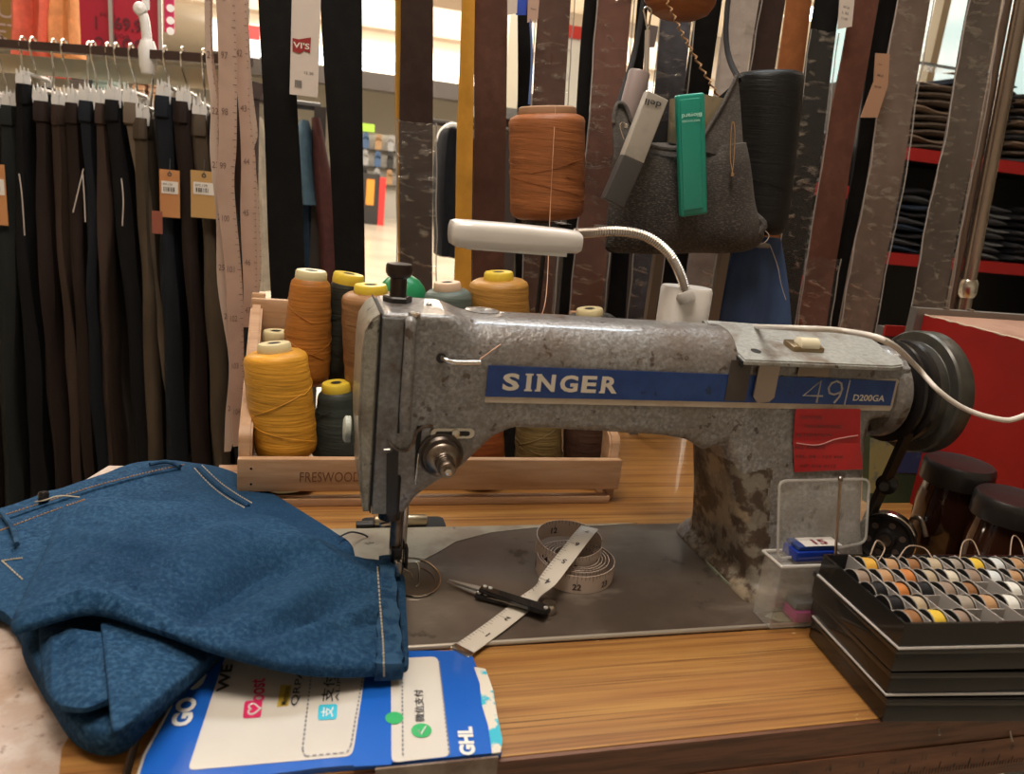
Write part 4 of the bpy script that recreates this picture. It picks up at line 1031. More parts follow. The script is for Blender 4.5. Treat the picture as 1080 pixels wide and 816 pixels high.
# tape patches over the badge
m_brt = mat('brown_tape', (.065, .05, .042), .35, layers=[((.10, .08, .07), 30, .4, .7)], alpha=.86)
v0, v1 = bb(767, 400), bb(789, 400); v0 = (v0[0], bb(770, 379)[1]); v1 = (v1[0], bb(770, 422)[1])
obj('tape_patch', bx(v0[0], v1[0], yb - .0014, yb - .0009, v1[1], v0[1]), m_brt, sm, smooth=False)
v0, v1 = bb(842, 385), bb(872, 397)
obj('tape_patch', bx(v0[0], v1[0], yb - .0014, yb - .0009, v1[1], v0[1]), mat('tan_tape', (.24, .18, .13), .35), sm, smooth=False)
# metal clip folded over arm edge
v0, v1 = bb(798, 400, YF - .004), bb(820, 400, YF - .004); v1 = (v1[0], bb(810, 419, YF - .004)[1])
cl = NB(); bx(v0[0], v1[0], YF - .0045, YF - .0028, v1[1], .1975, bm=cl); 
prism(cl, [(0, 0), (v1[0] - v0[0], 0), ((v1[0] - v0[0]) * .8, -.0035), ((v1[0] - v0[0]) * .25, -.0045)], (v0[0], YF - .0045, v1[1]), (1, 0, 0), (0, 0, 1), (0, .0016, 0))
obj('edge_clip', cl, mat('clip_metal', (.36, .29, .24), .35, metal=.6), sm, smooth=False)
# top cover plate with the oil sight glass
def tilt(b, z0=.2055, k=.20):
    for v in b.verts: v.co.z += k * v.co.y
    return b
tcv = NB()
prism(tcv, [(.2480, -.0435), (.385, -.0435), (.398, -.040), (.406, -.030), (.408, -.015), (.406, .030), (.2530, .036)], (0, 0, .2015), (1, 0, 0), (0, 1, 0), (0, 0, .0045), bev=.0012)
tilt(tcv)
obj('top_cover', tcv, mat('top_cover_enamel', (.30, .30, .28), .35, layers=[((.40, .40, .38), 280, .42, .62), ((.18, .14, .11), 26, .52, .66), ((.05, .035, .025), 70, .64, .69)], bump=[(300, .4, .001)], spec=.6, coat=.25), sm)
obj('seam', tilt(prism(NB(), [(.2466, -.0430), (.2482, -.0430), (.2532, .0365), (.2516, .0365)], (0, 0, .1995), (1, 0, 0), (0, 1, 0), (0, 0, .0050))), m_seam, sm, smooth=False)
obj('cover_hole', tilt(cyl(NB(), (.268, -.026, .2062), .0042, .0002, seg=20)), m_seam, sm, smooth=False)
obj('sight_frame', tilt(box(NB(), (.318, -.016, .2080), (.030, .016, .005), bev=.002)), mat('brass_frame', (.30, .22, .13), .3, metal=.9), sm)
obj('sight_glass', lathe(NB(), [(.004, 0), (.0062, .001), (.0062, .018), (.004, .019)], (.3095, -.018, .2065), (1, 0, 0), 20), mat('sight_glass', (.75, .68, .50), .1, spec=.8), sm)
# red sticker on the column
q = [P(*p, y=-.0368) for p in ((837, 430), (905, 430), (904, 491), (832, 494))]
def ycol(z): return -.0385 if z > .13 else -.0385 - max(0, (.13 - z)) * .20
sk = NB()
rg_ = []
for i in range(13):
    l_, r_ = q[0].lerp(q[3], i / 12), q[1].lerp(q[2], i / 12)
    rg_.append([Vector((l_.x, ycol(l_.z) - .0014, l_.z)), Vector((r_.x, ycol(r_.z) - .0014, r_.z)), Vector((r_.x, ycol(r_.z) - .0009, r_.z)), Vector((l_.x, ycol(l_.z) - .0009, l_.z))])
grid_loft(sk, rg_)
obj('red_sticker', sk, mat('sticker_red', (.46, .008, .012), .3, layers=[((.35, .006, .008), 30, .4, .7)], coat=.2), sm, smooth=False, label='red sticker with black print')
b = NB(); z_ = q[0].z - .008
for i, (s, dx, wd_) in enumerate((('CUSTOMER', .004, .022), ('TAILORING AND', .010, .036), ('ALTERATION', .004, .034), ('ALL KINDS', .004, .030), ('TEL: 04 - 123 456', .006, .046), ('HP: 016 4112', .012, .034))):
    if i == 3: z_ -= .003
    x_ = q[0].x + dx; text(b, s, (x_, ycol(z_ + .001) - .0016, z_), (1, 0, 0), (0, 0, 1), width=wd_, height=.0028, n=(0, -1, 0), lift=.0006); z_ -= .0075
obj('sticker_print', b, m_ink, sm, smooth=False)
obj('scratch', tube(NB(), [(v.x, ycol(v.z) - .0018, v.z) for v in [P(*p, y=-.038) for p in ((838, 466), (860, 468), (880, 462), (903, 458))]], .0005, 5, n=12), mat('scratch_pink', (.60, .30, .28), .5), sm)
# ---- handwheel, clutch, belt
hx, hy, hz = .432, -.004, .166
obj('shaft_housing', lathe(NB(), [(.036, 0), (.040, .004), (.040, .012), (.034, .018)], (.400, hy, hz), (1, 0, 0), 40), m_cast, sm)
obj('belt_pulley', lathe(NB(), [(.034, 0), (.045, .001), (.045, .004), (.036, .008), (.045, .013), (.046, .016), (.040, .018)], (.418, hy, hz), (1, 0, 0), 48), m_blk, sm)
obj('hand_wheel', lathe(NB(), [(.030, 0), (.041, .0003), (.0445, .002), (.0445, .010), (.0450, .0105), (.0530, .0108), (.0545, .0125), (.0545, .0260), (.0525, .0285), (.040, .0290), (.034, .026), (.012, .026), (.010, .032), (.001, .032)], (.434, hy, hz), (1, 0, 0), 64), mat('hand_wheel_paint', (.055, .052, .046), .32, layers=[((.09, .085, .07), 60, .45, .65)], metal=.3), sm)
bA, bB = P(958, 455, x=.4255), P(921, 536, x=.4255); bd_ = (bB - bA).normalized(); bB = bA + bd_ * ((.004 - bA.z) / bd_.z)
for k_, dy in ((0, 0), (1, .062)):
    p0, p1 = bA + Vector((0, dy, 0)), bB + Vector((0, dy * .55, 0)); dd_ = (p1 - p0).normalized()
    obj('drive_belt', box(NB(), (p0 + p1) / 2, (.0085, .0055, (p1 - p0).length), dd_.to_track_quat('Z', 'X').to_matrix() @ Matrix.Rotation(R(90), 3, 'Z')), m_blk, sm, smooth=False)
# bobbin winder wheel beside the column
wc = P(938, 553, x=.44)
bwp = mat('winder_black', (.02, .018, .018), .3)
obj('winder_wheel', lathe(NB(), [(.008, .0), (.022, .001), (.0245, .003), (.0245, .008), (.022, .009), (.019, .006), (.010, .006), (.008, .010), (.004, .011)], (wc.x, wc.y, .033), (-.75, -.66, 0), 40), bwp, sm)
obj('winder_rim', lathe(NB(), [(.0246, -.001), (.0256, .0), (.0256, .009), (.0246, .010)], (wc.x + .0004, wc.y, .033), (-.75, -.66, 0), 40, cap=False), m_steel, sm)
obj('winder_hub', lathe(NB(), [(.0055, 0), (.0055, .013), (.002, .014)], (wc.x, wc.y, .033), (-.75, -.66, 0), 20), m_oldsteel, sm)
b = NB()
axw = Vector((-.75, -.66, 0)).normalized(); uw = Vector((.66, -.75, 0)).normalized()
for k in range(6):
    a = 2 * PI * k / 6 + .3; c = Vector((wc.x, wc.y, .033)) + uw * math.cos(a) * .0142 + Vector((0, 0, 1)) * math.sin(a) * .0142 + axw * .0062
    cyl(b, c, .0028, .0006, axw, 14)
obj('winder_holes', b, mat('winder_hole_glint', (.22, .17, .15), .3, metal=.7), sm)
wb_ = NB(); bx(wc.x - .012, wc.x + .03, wc.y + .004, wc.y + .030, .0, .030, bm=wb_, bev=.002); obj('winder_bracket', wb_, m_blk, sm)
obj('winder_lever', tube(NB(), [P(958, 560, y=wc.y), P(962, 547, y=wc.y), P(971, 548, y=wc.y - .01), P(977, 566, y=wc.y - .02)], .0022, 8, n=16), m_oldsteel, sm)
obj('winder_spindle', lathe(NB(), [(.009, 0), (.009, .006), (.004, .007), (.004, .02)], P(936, 510, x=.43), (-.6, -.5, .1), 20), m_blk, sm)

gpx = [(737, 574), (743, 566), (752, 580), (762, 595), (781, 612), (806, 633), (800, 637), (778, 622), (757, 604), (747, 594), (741, 583)]
obj('paint_edge', prism(NB(), [(P(*p, z=.006).x, P(*p, z=.006).y) for p in gpx], (0, 0, .0032), (1, 0, 0), (0, 1, 0), (0, 0, .0022)), mat('pale_green_paint', (.24, .27, .20), .5, layers=[((.10, .085, .06), 60, .5, .6)]), sm, smooth=False, label='pale green peeling paint along the column foot')
gpx = [(812, 646), (835, 644), (858, 653), (850, 657), (822, 655), (806, 650)]
obj('paint_edge', prism(NB(), [(P(*p, z=.004).x, P(*p, z=.004).y) for p in gpx], (0, 0, .0032), (1, 0, 0), (0, 1, 0), (0, 0, .0008)), mat('pale_green_paint', (.24, .27, .20), .5), sm, smooth=False, label='pale green peeling paint along the column foot')
# ================================================================ SPOOL CRATE
m_pine = mat('pale_pine', (.50, .30, .17), .5, layers=[((.40, .22, .11), 9, .42, .62, (1.2, 10, 14)), ((.58, .38, .24), 5, .5, .7, (1, 6, 6))], bump=[(20, .1, .0008, (1, 20, 20))])
CF = .128
cx0, cx1 = P(250, 500, y=CF).x, P(655, 500, y=CF).x
cz0, cz1 = P(400, 518, y=CF).z, P(400, 484.5, y=CF).z
ct = thing('spool_crate', 'pale wooden crate marked FRESWOOD holding the thread cones', 'crate', ((cx0 + cx1) / 2, .2, 0))
ZBK = P(570, 331, y=.292).z
obj('front_slat', bx(cx0, cx1, CF, CF + .009, cz0, cz1, bev=.002), m_pine, ct)
obj('lower_slat', bx(cx0 + .012, cx1 - .008, CF + .001, CF + .012, .0002, .0078, bev=.001), m_pine, ct)
fl = NB()
for k in range(4): bx(cx0 + .012, cx1 - .012, .165 + k * .034, .165 + k * .034 + .016, .0002, .0048, bm=fl, bev=.001)
obj('floor_slat', fl, m_pine, ct)
for x_ in (cx0, cx1 - .012):
    obj('side_panel', prism(NB(), [(CF + .0095, .0), (CF + .0095, .060), (CF + .014, .069), (CF + .024, .074), (.288, ZBK - .006), (.288, .0)], (x_, 0, 0), (0, 1, 0), (0, 0, 1), (.012, 0, 0), bev=.002), m_pine, ct)
obj('back_slat', bx(cx0, cx1, .2885, .297, ZBK - .035, ZBK, bev=.002), m_pine, ct)
obj('back_slat', bx(cx0, cx1, .2885, .297, .07, .105, bev=.002), m_pine, ct)
for x_ in (cx0, cx1 - .014): obj('back_post', bx(x_, x_ + .014, .2975, .306, 0, ZBK + .004, bev=.002), m_pine, ct)
b = NB(); a0, a1 = P(316, 508, y=CF), P(380, 508, y=CF)
text(b, 'FRESWOOD', (a0.x, CF - .0002, a0.z), (1, 0, 0), (0, 0, 1), width=a1.x - a0.x, height=.0098, n=(0, -1, 0), lift=.0003)
obj('burned_lettering', b, mat('burned_brown', (.19, .075, .03), .6), ct, smooth=False)
obj('nail', lathe(NB(), [(.0012, 0), (.0008, .0004)], (cx0 + .012, CF, cz0 + .023), (0, -1, 0), 8), m_blk, ct)
obj('nail', lathe(NB(), [(.0012, 0), (.0008, .0004)], (cx0 + .012, CF, cz0 + .008), (0, -1, 0), 8), m_blk, ct)

# ================================================================ THREAD CONES
def thread_mat(n, c):
    return mat('thread_' + n, c, .42, layers=[(tuple(v * .55 for v in c), 9, .50, .72, (1, 1, 9)), (tuple(min(1, v * 1.35) for v in c), 14, .5, .72, (1, 1, 12))], bump=[(14, .6, .0012, (1, 1, 26)), (60, .4, .0006, (1, 1, 14))], spec=.25)
def cone(label, col, pb, pt, y, rb, rt, core=None, core_r=15, base=True, yt=None, floor=None, strands=2, bulge=.04, lab_core=True):
    """pb, pt: pixel centres of the foot and top of the wound thread; rb, rt its radii in pixels"""
    B = P(*pb, y=y); T = P(*pt, y=yt or y)
    sc = (B - CAMP).dot(world_dir((0, 0, 1))) / FPX
    ax = (T - B); H = ax.length; ax.normalize(); r0, r1 = rb * sc, rt * sc
    t = thing('thread_cone', label, 'thread cone', B, 'cones of sewing thread')
    sd_ = random.random() * 9
    prof = [(r0 * .80, 0), (r0 * .93, .003), (r0, .009)]
    for k in range(1, 12):
        u = k / 12; prof.append((r0 + (r1 - r0) * u + r0 * bulge * math.sin(u * PI) + .0004 * math.sin(k * 2.7 + sd_), .009 + (H - .018) * u))
    prof += [(r1, H - .007), (r1 * .95, H - .003), (r1 * .80, H), (r1 * .5, H + .0005)]
    th = obj('thread', lathe(NB(), prof, B, ax, 44, wob=lambda a, h: .006 * math.sin(3 * a + h * 60 + sd_)), col, t)
    if core:
        cr_ = core_r * sc
        cb_ = [(cr_ * .98, -.002), (cr_, .002), (cr_ * .97, .007), (cr_ * .90, .0085), (cr_ * .42, .0085), (cr_ * .30, .004), (.0005, .003)]
        cr_o = obj('cone_top', lathe(NB(), [(a, H + h) for a, h in cb_], B, ax, 36), core, t)
        obj('cone_hole', lathe(NB(), [(cr_ * .34, 0), (cr_ * .05, .0002)], B + ax * (H + .0086), ax, 24), m_seam, cr_o)
    if floor is not None:
        F_ = B + ax * ((floor - B.z) / ax.z)
        L_ = (B - F_).length
        obj('cone_foot', lathe(NB(), [(r0 * .70, 0), (r0 * .74, .001), (r0 * .72, .006), (r0 * .62, .010), (r0 * .55, L_ + .003)], F_, ax, 32), core or col, t)
    for k in range(strands):
        a0 = random.random() * 6; h0 = random.uniform(.2, .8) * H; pts = []
        for i in range(20):
            a = a0 + i * .16; h = h0 + (i - 10) * .0016 * random.choice((1, 1)) * (1 if k % 2 else -1); u = min(1, max(0, h / H))
            rr = (r0 + (r1 - r0) * u + r0 * bulge * math.sin(u * PI)) * 1.012
            M = axis_mat(ax); pts.append(B + M @ Vector((rr * math.cos(a), rr * math.sin(a), min(max(h, .01), H - .01))))
        s_ = obj('loose_strand', tube(NB(), pts, .0003, 4), col, th)
    return t
c_cream = mat('cone_cream', (.66, .56, .32), .4); c_yel = mat('cone_yellow', (.72, .52, .05), .35); c_pink = mat('cone_peach', (.66, .47, .33), .45)
c_grn = mat('cone_green', (.02, .20, .08), .4)
cone('big golden yellow thread cone at the front left of the crate', thread_mat('gold', (.66, .31, .035)), (303, 480), (290, 371), .168, 31.5, 32, c_cream, 17, floor=.0052, strands=4, yt=.175)
cone('orange-brown thread cone standing behind the golden one', thread_mat('orangebrown', (.40, .15, .028)), (322, 402), (328, 294), .235, 25, 20, c_cream, 16, strands=4)
cone('black thread cone with a yellow top, left of the tan cone', thread_mat('blackgreen', (.028, .030, .024)), (352, 398), (367, 297), .252, 17, 17, c_yel, 16, strands=2)
cone('dark grey-green thread cone under a yellow ring, beside the golden cone', thread_mat('darkgreen', (.035, .042, .036)), (360, 482), (355, 412), .195, 30, 20, c_yel, 15, floor=.0052, strands=5)
cone('light brown thread cone partly behind the machine head', thread_mat('tanbrown', (.27, .135, .058)), (392, 428), (391, 309), .205, 26, 29, c_yel, 17, strands=3)
cone('grey-green thread cone with peach top behind the machine head', thread_mat('greygreen', (.10, .125, .11)), (477, 440), (472, 306), .225, 26, 24, c_pink, 14, strands=1, bulge=.02)
cone('wide golden brown thread cone right of the grey-green one', thread_mat('goldbrown', (.40, .20, .045)), (527, 440), (526, 295), .235, 31, 30, c_yel, 15, strands=4)
cone('black thread cone with cream top, low behind the machine arm', thread_mat('black', (.012, .012, .012)), (622, 440), (622, 333), .25, 33, 28, c_cream, 14, strands=1)
# lower cones seen below the arm
cone('reddish brown thread cone seen below the machine arm', thread_mat('redbrown', (.27, .075, .022)), (506, 492), (504, 400), .178, 27, 20, c_cream, 10, floor=.0052, strands=1)
cone('thin black thread cone seen below the machine arm', thread_mat('black', (.012, .012, .012)), (540, 490), (538, 400), .215, 12, 10, c_cream, 6, strands=1)
cone('olive gold thread cone seen below the machine arm', thread_mat('olive', (.19, .13, .05)), (568, 492), (568, 400), .19, 25, 20, c_yel, 10, floor=.0052, strands=3)
cone('dark brown thread cone at the right end of the crate', thread_mat('darkbrown', (.06, .03, .02)), (617, 490), (616, 405), .18, 23, 19, c_cream, 10, floor=.0052, strands=1)
cone('small dark cone at the left end of the crate behind the golden one', thread_mat('black', (.012, .012, .012)), (275, 470), (284, 382), .255, 17, 14, c_cream, 13, strands=0)
cone('cream topped thread cone low behind the golden one', thread_mat('paleolive', (.30, .25, .14)), (290, 470), (291, 357), .268, 14, 12, c_cream, 13, strands=0)
gq = P(424, 314, y=.262)
gd = thing('thread_cone', 'green domed plastic cone cap behind the machine head', 'thread cone', gq, 'cones of sewing thread')
obj('dome', lathe(NB(), [(.024, -.10), (.0265, -.012), (.0265, -.004), (.026, .004), (.023, .013), (.017, .020), (.009, .0245), (.0005, .026)], gq, seg=40), mat('green_plastic', (.015, .22, .085), .3), gd)

# ================================================================ THREAD STAND, SHELF, BIG CONES
sy = .335
bq = P(577, 232, y=sy)
tsd = thing('thread_stand', 'thin rod stand carrying the big rust brown thread cone', 'stand', (bq.x, sy, 0))
obj('plate', cyl(NB(), (bq.x, sy, bq.z - .006), .030, .004, seg=32), m_blk, tsd)
obj('rod', cyl(NB(), (bq.x, sy, 0), .003, bq.z - .006, seg=12), m_blk, tsd)
obj('foot', cyl(NB(), (bq.x, sy, 0.0005), .024, .004, seg=32), m_blk, tsd)
cone('big rust brown thread cone above the lamp head', thread_mat('rust', (.30, .105, .038)), (577, 230), (577, 121), sy, 39, 39, mat('cone_brownpaper', (.35, .19, .10), .6), 30, strands=5, bulge=.0)
o = obj('thread', tube(NB(), [P(586, 112, y=.30), P(583, 165, y=.283), P(580, 228, y=.28), P(577, 300, y=.20), P(572, 330, y=.08), P(560, 345, y=.02), P(530, 362, y=-.03), P(506, 379, y=-.042)], .00045, 5, n=60), mat('thread_peach', (.55, .30, .18), .5), loc=P(583, 165, y=.28)); tag(o, 'peach thread running down over the rust brown cone to the machine', 'thread')
sh = thing('bracket_shelf', 'narrow dark shelf holding the black thread cone behind the bag', 'shelf', (.38, .34, .262))
s0, s1 = P(655, 250, y=.305), P(812, 262, y=.305)
zsh = P(800, 256, y=.305).z
obj('board', bx(s0.x, s1.x, .305, .40, zsh - .006, zsh, bev=.001), mat('shelf_grey_board', (.11, .095, .08), .45), sh)
for px in (690, 758):
    x_ = P(px, 300, y=.35).x
    obj('post', bx(x_ - .006, x_ + .006, .345, .355, 0, zsh - .006), mat('post_greige', (.24, .20, .17), .45), sh, smooth=False)
o_ = P(804, 250, y=.35)
cb2 = P(803, 256, y=.352); 
cone('tall black thread cone right of the denim bag', thread_mat('black', (.012, .012, .012)), (797, 246), (811, 76), .352, 31, 34, None, strands=1, bulge=.03)
o = thing('thread_cone', 'rust brown thread cone hanging at the top edge above the bag', 'thread cone', P(713, 0, y=.33), 'cones of sewing thread')
hq = P(714, 21, y=.33)
obj('thread', lathe(NB(), [(.004, 0), (.022, .002), (.034, .008), (.040, .018), (.042, .04), (.040, .12)], hq, seg=40), thread_mat('rust', (.30, .105, .038)), o)
obj('hanging_loop', tube(NB(), [hq + Vector((0, 0, .11)), (hq.x, .40, .60), (hq.x, .475, RAILZ)], .0012, 6, n=12), m_blk, o)
# twisted cord
pts = []
for i in range(60):
    u = i / 59; px = 700 + 62 * u ** 1.2; py = -10 + 118 * u
    c = P(px, py, y=.30); pts.append(c + Vector((.0022 * math.sin(i * 1.5), .0015 * math.cos(i * 1.5), 0)))
o = obj('chain', tube(NB(), pts, .0012, 6), mat('gold_cord', (.38, .21, .10), .4), loc=pts[0]); tag(o, 'thin wavy copper coloured chain falling into the denim bag', 'chain')

# ================================================================ DENIM BAG with cutters
m_bagd = mat('grey_black_denim', (.075, .066, .060), .9, layers=[((.028, .024, .024), 5, .45, .62), ((.14, .125, .11), 300, .5, .68, (1, 1, 3))], bump=[(500, .6, .0008, (1, 1, 3)), (14, .4, .004)])
m_bagin = mat('bag_lining', (.012, .010, .010), .9)
YB_ = .262
bag = thing('denim_bag', 'dark grey denim pouch hanging in front of the shelf, full of tools', 'bag', P(715, 180, y=YB_))
rows = [(150, 649, 784, .028), (165, 648, 786, .040), (190, 645, 790, .048), (215, 643, 794, .05), (235, 641, 801, .05), (250, 640, 804, .044), (262, 638, 790, .030), (267, 645, 760, .012)]
rings = []
for py, l, r, d in [tuple(v) for v in spline(rows, 22)]:
    a, c = P(l, py, y=YB_), P(r, py, y=YB_); ring = []
    for k in range(40):
        t_ = 2 * PI * k / 40; cc, s2 = math.cos(t_), math.sin(t_)
        x_ = (a.x + c.x) / 2 + (c.x - a.x) / 2 * math.copysign(abs(cc) ** .6, cc); y_ = YB_ + d / 2 * math.copysign(abs(s2) ** .8, s2)
        zz = a.z + (c.z - a.z) * (x_ - a.x) / (c.x - a.x)
        f = .004 * noise.noise(Vector((x_ * 30, k * .2, zz * 14)))
        ring.append(Vector((x_, y_ + f + (.006 * math.sin(x_ * 60 + zz * 20) if s2 < 0 else 0), zz - (.006 * (1 - abs(cc)) if py < 160 and s2 < 0 else 0))))
    rings.append(ring)
obj('pouch', grid_loft(NB(), rings), m_bagd, bag)
def sheet(pts, y, th=.0022, y2=None):
    b = NB(); a = [P(*p, y=(y if len(p) < 3 else p[2])) if len(p) < 3 else P(p[0], p[1], y=p[2]) for p in pts]
    f = [b.verts.new(v) for v in a]; g = [b.verts.new(v + Vector((0, th, 0))) for v in a]
    b.faces.new(f); b.faces.new(g)
    for i in range(len(f)): b.faces.new((f[i], f[(i + 1) % len(f)], g[(i + 1) % len(f)], g[i]))
    return b
obj('back_panel', sheet([(650, 155), (652, 118), (665, 122), (700, 128), (740, 118), (775, 88), (783, 155)], .284), m_bagin, bag, smooth=False)
obj('flap', sheet([(735, 158, .242), (744, 140, .246), (760, 112, .258), (778, 78, .272), (781, 110, .268), (785, 170, .25)], .25), m_bagd, bag, smooth=False)
obj('flap_hem', tube(NB(), [P(735, 158, y=.241), P(744, 140, y=.245), P(762, 110, y=.257), P(778, 78, y=.271)], .0022, 8, n=14), m_bagd, bag)
obj('flap', sheet([(648, 168, .242), (646, 120, .25), (652, 109, .255), (660, 112, .255), (668, 130, .25), (672, 168, .24)], .25), m_bagd, bag, smooth=False)
obj('flap_hem', tube(NB(), [P(647, 130, y=.248), P(650, 111, y=.252), P(659, 111, y=.252), P(667, 130, y=.248), P(682, 152, y=.238), P(712, 158, y=.236), P(736, 156, y=.238)], .0022, 8, n=24), m_bagd, bag)
obj('fold', tube(NB(), [P(796, 228, y=.25), P(805, 237, y=.245), P(799, 246, y=.245)], lambda u: .005, 8, n=8), m_bagd, bag)
# straps that hang the bag
for px0, px1 in ((652, 676), (779, 766)):
    a = P(px0, 112 if px0 < 700 else 85, y=.275)
    obj('hanger_cord', tube(NB(), [a, P(px1, 20, y=.40), (P(px1, 0, y=.475).x, .475, RAILZ)], .0035, 8, n=16), m_bagin, bag)
o = obj('papers', sheet([(706, 150), (709, 104), (742, 99), (765, 104), (762, 128), (745, 140), (735, 156)], .262, th=.006), mat('olive_paper', (.26, .20, .12), .6, layers=[((.12, .10, .06), 16, .5, .6), ((.45, .34, .24), 12, .58, .66)]), loc=P(740, 125, y=.262), smooth=False); tag(o, 'beige and olive folded paper sticking out of the denim bag', 'paper')
# grey cutter
def slab(px0, px1, wpx, y, th, name, m, parent, bev=.0012, tilt=0):
    a, b2 = P(*px0, y=y), P(*px1, y=y + tilt); ax = (b2 - a); L_ = ax.length; ax.normalize(); side = Vector((0, -1, 0)).cross(ax).normalized()
    sc = (a - CAMP).dot(world_dir((0, 0, 1))) / FPX; w = wpx * sc
    n_ = ax.cross(side).normalized()
    M = Matrix((side, ax, n_)).transposed()
    return obj(name, box(NB(), (a + b2) / 2, (w, L_, th), M, bev=bev, seg=3), m, parent), a, b2, side, ax, n_
gc = thing('box_cutter', 'grey cutter with a dark end, slanting across the left of the denim bag', 'cutter', P(690, 110, y=.225))
_, a, b2, side, ax, n_ = slab((692, 101), (666, 168), 25, .225, .012, 'handle', mat('cutter_grey', (.40, .36, .31), .45, layers=[((.33, .30, .26), 60, .5, .7)]), gc)
slab((666, 168), (645.5, 214), 25, .225, .0122, 'cap', mat('cutter_dark', (.055, .052, .050), .5), gc)
def face_text(s, p0, p1, y, h, m, parent, name='lettering', bold=0, updown=1):
    """text whose baseline runs from pixel p0 to p1 on the front (camera side) of a slab"""
    a, b_ = P(*p0, y=y), P(*p1, y=y); u = (b_ - a).normalized(); v = Vector((0, -1, 0)).cross(u) * updown
    bb_ = NB(); text(bb_, s, a, u, v, width=(b_ - a).length, height=h, n=(0, -1, 0), lift=.0003, bold=bold)
    return obj(name, bb_, m, parent, smooth=False)
face_text('deli', (698, 108), (681, 103.5), .2184, .0062, m_ink, gc, bold=.02)
gn = thing('box_cutter', 'teal green cutter hanging down the front of the denim bag', 'cutter', P(727, 110, y=.222))
m_teal = mat('teal_plastic', (.008, .27, .20), .28, spec=.6, coat=.3)
slab((727, 99), (731, 227), 31, .222, .010, 'handle', m_teal, gn, bev=.003)
slab((727.5, 104), (731, 221), 23, .2165, .003, 'raised_panel', m_teal, gn, bev=.001)
face_text('Blogard', (740, 117), (719, 119), .2146, .0055, mat('teal_print', (.45, .75, .65), .4), gn, bold=.02)
face_text('MADE IN KOREA', (738, 125.5), (719, 127), .2146, .0022, mat('teal_print', (.45, .75, .65), .4), gn, bold=.01)
# marker, safety pins, stick
mk = thing('marker_cap', 'mauve plastic tube standing in the left of the denim bag', 'tube', P(668, 120, y=.268))
obj('tube', lathe(NB(), [(.0115, 0), (.0115, .050), (.0105, .052), (.009, .052), (.009, .04)], P(661, 128, y=.262), P(672, 86, y=.262) - P(661, 128, y=.262), 28), mat('mauve_plastic', (.27, .21, .20), .35), mk)
pk = thing('bodkin', 'white stick with a wire loop standing in the denim bag', 'tool', P(682, 80, y=.275))
obj('stick', tube(NB(), [P(681, 95, y=.275), P(683, 32, y=.275)], .0028, 10), mat('ivory_plastic', (.42, .36, .31), .4), pk)
lp = [P(683, 32, y=.275), P(680, 16, y=.275), P(679, 10, y=.275), P(683, 7.5, y=.275), P(687, 11, y=.275), P(686, 18, y=.275), P(684, 32, y=.275)]
obj('wire_loop', tube(NB(), lp, .0011, 8, n=30), m_steel, pk)
def pin(label, pts, y, m):
    t = thing('safety_pin', label, 'safety pin', P(*pts[0], y=y))
    obj('wire', tube(NB(), [P(*p, y=y) for p in pts], .0008, 6, n=30), m, t)
    obj('cap', lathe(NB(), [(.001, -.003), (.0026, -.002), (.0026, .002), (.001, .003)], P(*pts[-1], y=y), seg=12), m, t)
m_gold = mat('gold_pin', (.62, .40, .25), .25, metal=1)
pin('gold safety pin on the right side of the denim bag', [(773, 184), (770, 165), (771, 138), (773, 128), (775, 140), (774, 166), (772, 184)], .232, m_gold)
pin('silver safety pin on the left corner of the denim bag', [(658, 147), (655, 138), (654, 131), (658, 129), (660, 133)], .232, m_steel)
tg = obj('thread', tube(NB(), [P(803, 240, y=.25), P(811, 248, y=.25), P(806, 256, y=.25), P(798, 257, y=.26)], .0005, 5, n=16), mat('pale_string', (.62, .52, .45), .7), loc=P(805, 250, y=.25)); tag(tg, 'pale loose thread loop at the lower right corner of the bag', 'thread')
# blue denim scrap
garment('denim_scrap', 'blue denim scrap hanging below the right end of the shelf', 'denim scrap', mat('scrap_denim', (.055, .105, .24), .85, layers=[((.03, .06, .15), 8, .45, .65, (1, 1, .3))], bump=[(300, .4, .001), (20, .5, .004, (1, 1, .3))]),
        [(789, 826, 250), (776, 829, 270), (768, 831, 300), (760, 832, 330), (756, 833, 360)], .35, .022, sway=.006)
tg = obj('thread', tube(NB(), [P(812, 258, y=.335), P(820, 280, y=.33), P(824, 300, y=.33), P(829, 316, y=.33)], .0005, 5, n=16), mat('pale_string', (.62, .52, .45), .7), loc=P(820, 280, y=.33)); tag(tg, 'pale thread hanging down over the blue denim scrap', 'thread')

# ================================================================ WORK LAMP
YL = .064
m_lw = mat('lamp_white', (.70, .66, .62), .28, spec=.6, coat=.3)
lp_ = thing('work_lamp', 'white flexible-neck work lamp fixed behind the machine arm', 'lamp', P(727, 330, y=YL))
b0, b1 = P(702, 305, y=YL), P(751, 305, y=YL)
bs = NB(); 
for_prof = [Vector((a + (b0.x + b1.x) / 2, c + YL + .004, 0)) for a, c in rpoly(b1.x - b0.x, .034, .014, 8)]
ztp = P(727, 303, y=YL).z
grid_loft(bs, [[Vector((p.x, p.y, z)) for p in for_prof] for z in (.165, ztp - .003)] + [[Vector(((b0.x + b1.x) / 2 + (p.x - (b0.x + b1.x) / 2) * .96, YL + .004 + (p.y - YL - .004) * .9, ztp)) for p in for_prof]])
obj('base', bs, m_lw, lp_)
jc_ = P(723, 318, y=YL - .0135)
obj('neck_socket', lathe(NB(), [(.0085, 0), (.0085, .006), (.006, .009)], P(724, 316, y=YL - .010), P(716, 298, y=YL - .010) - P(724, 316, y=YL - .010), 24), mat('socket_grey', (.42, .39, .36), .4), lp_)
npts = [P(724, 315, y=.054), P(719, 293, y=.054), P(706, 268, y=.056), P(683, 250, y=.060), P(655, 244, y=.064), P(625, 245, y=.066), P(606, 246, y=.067)]
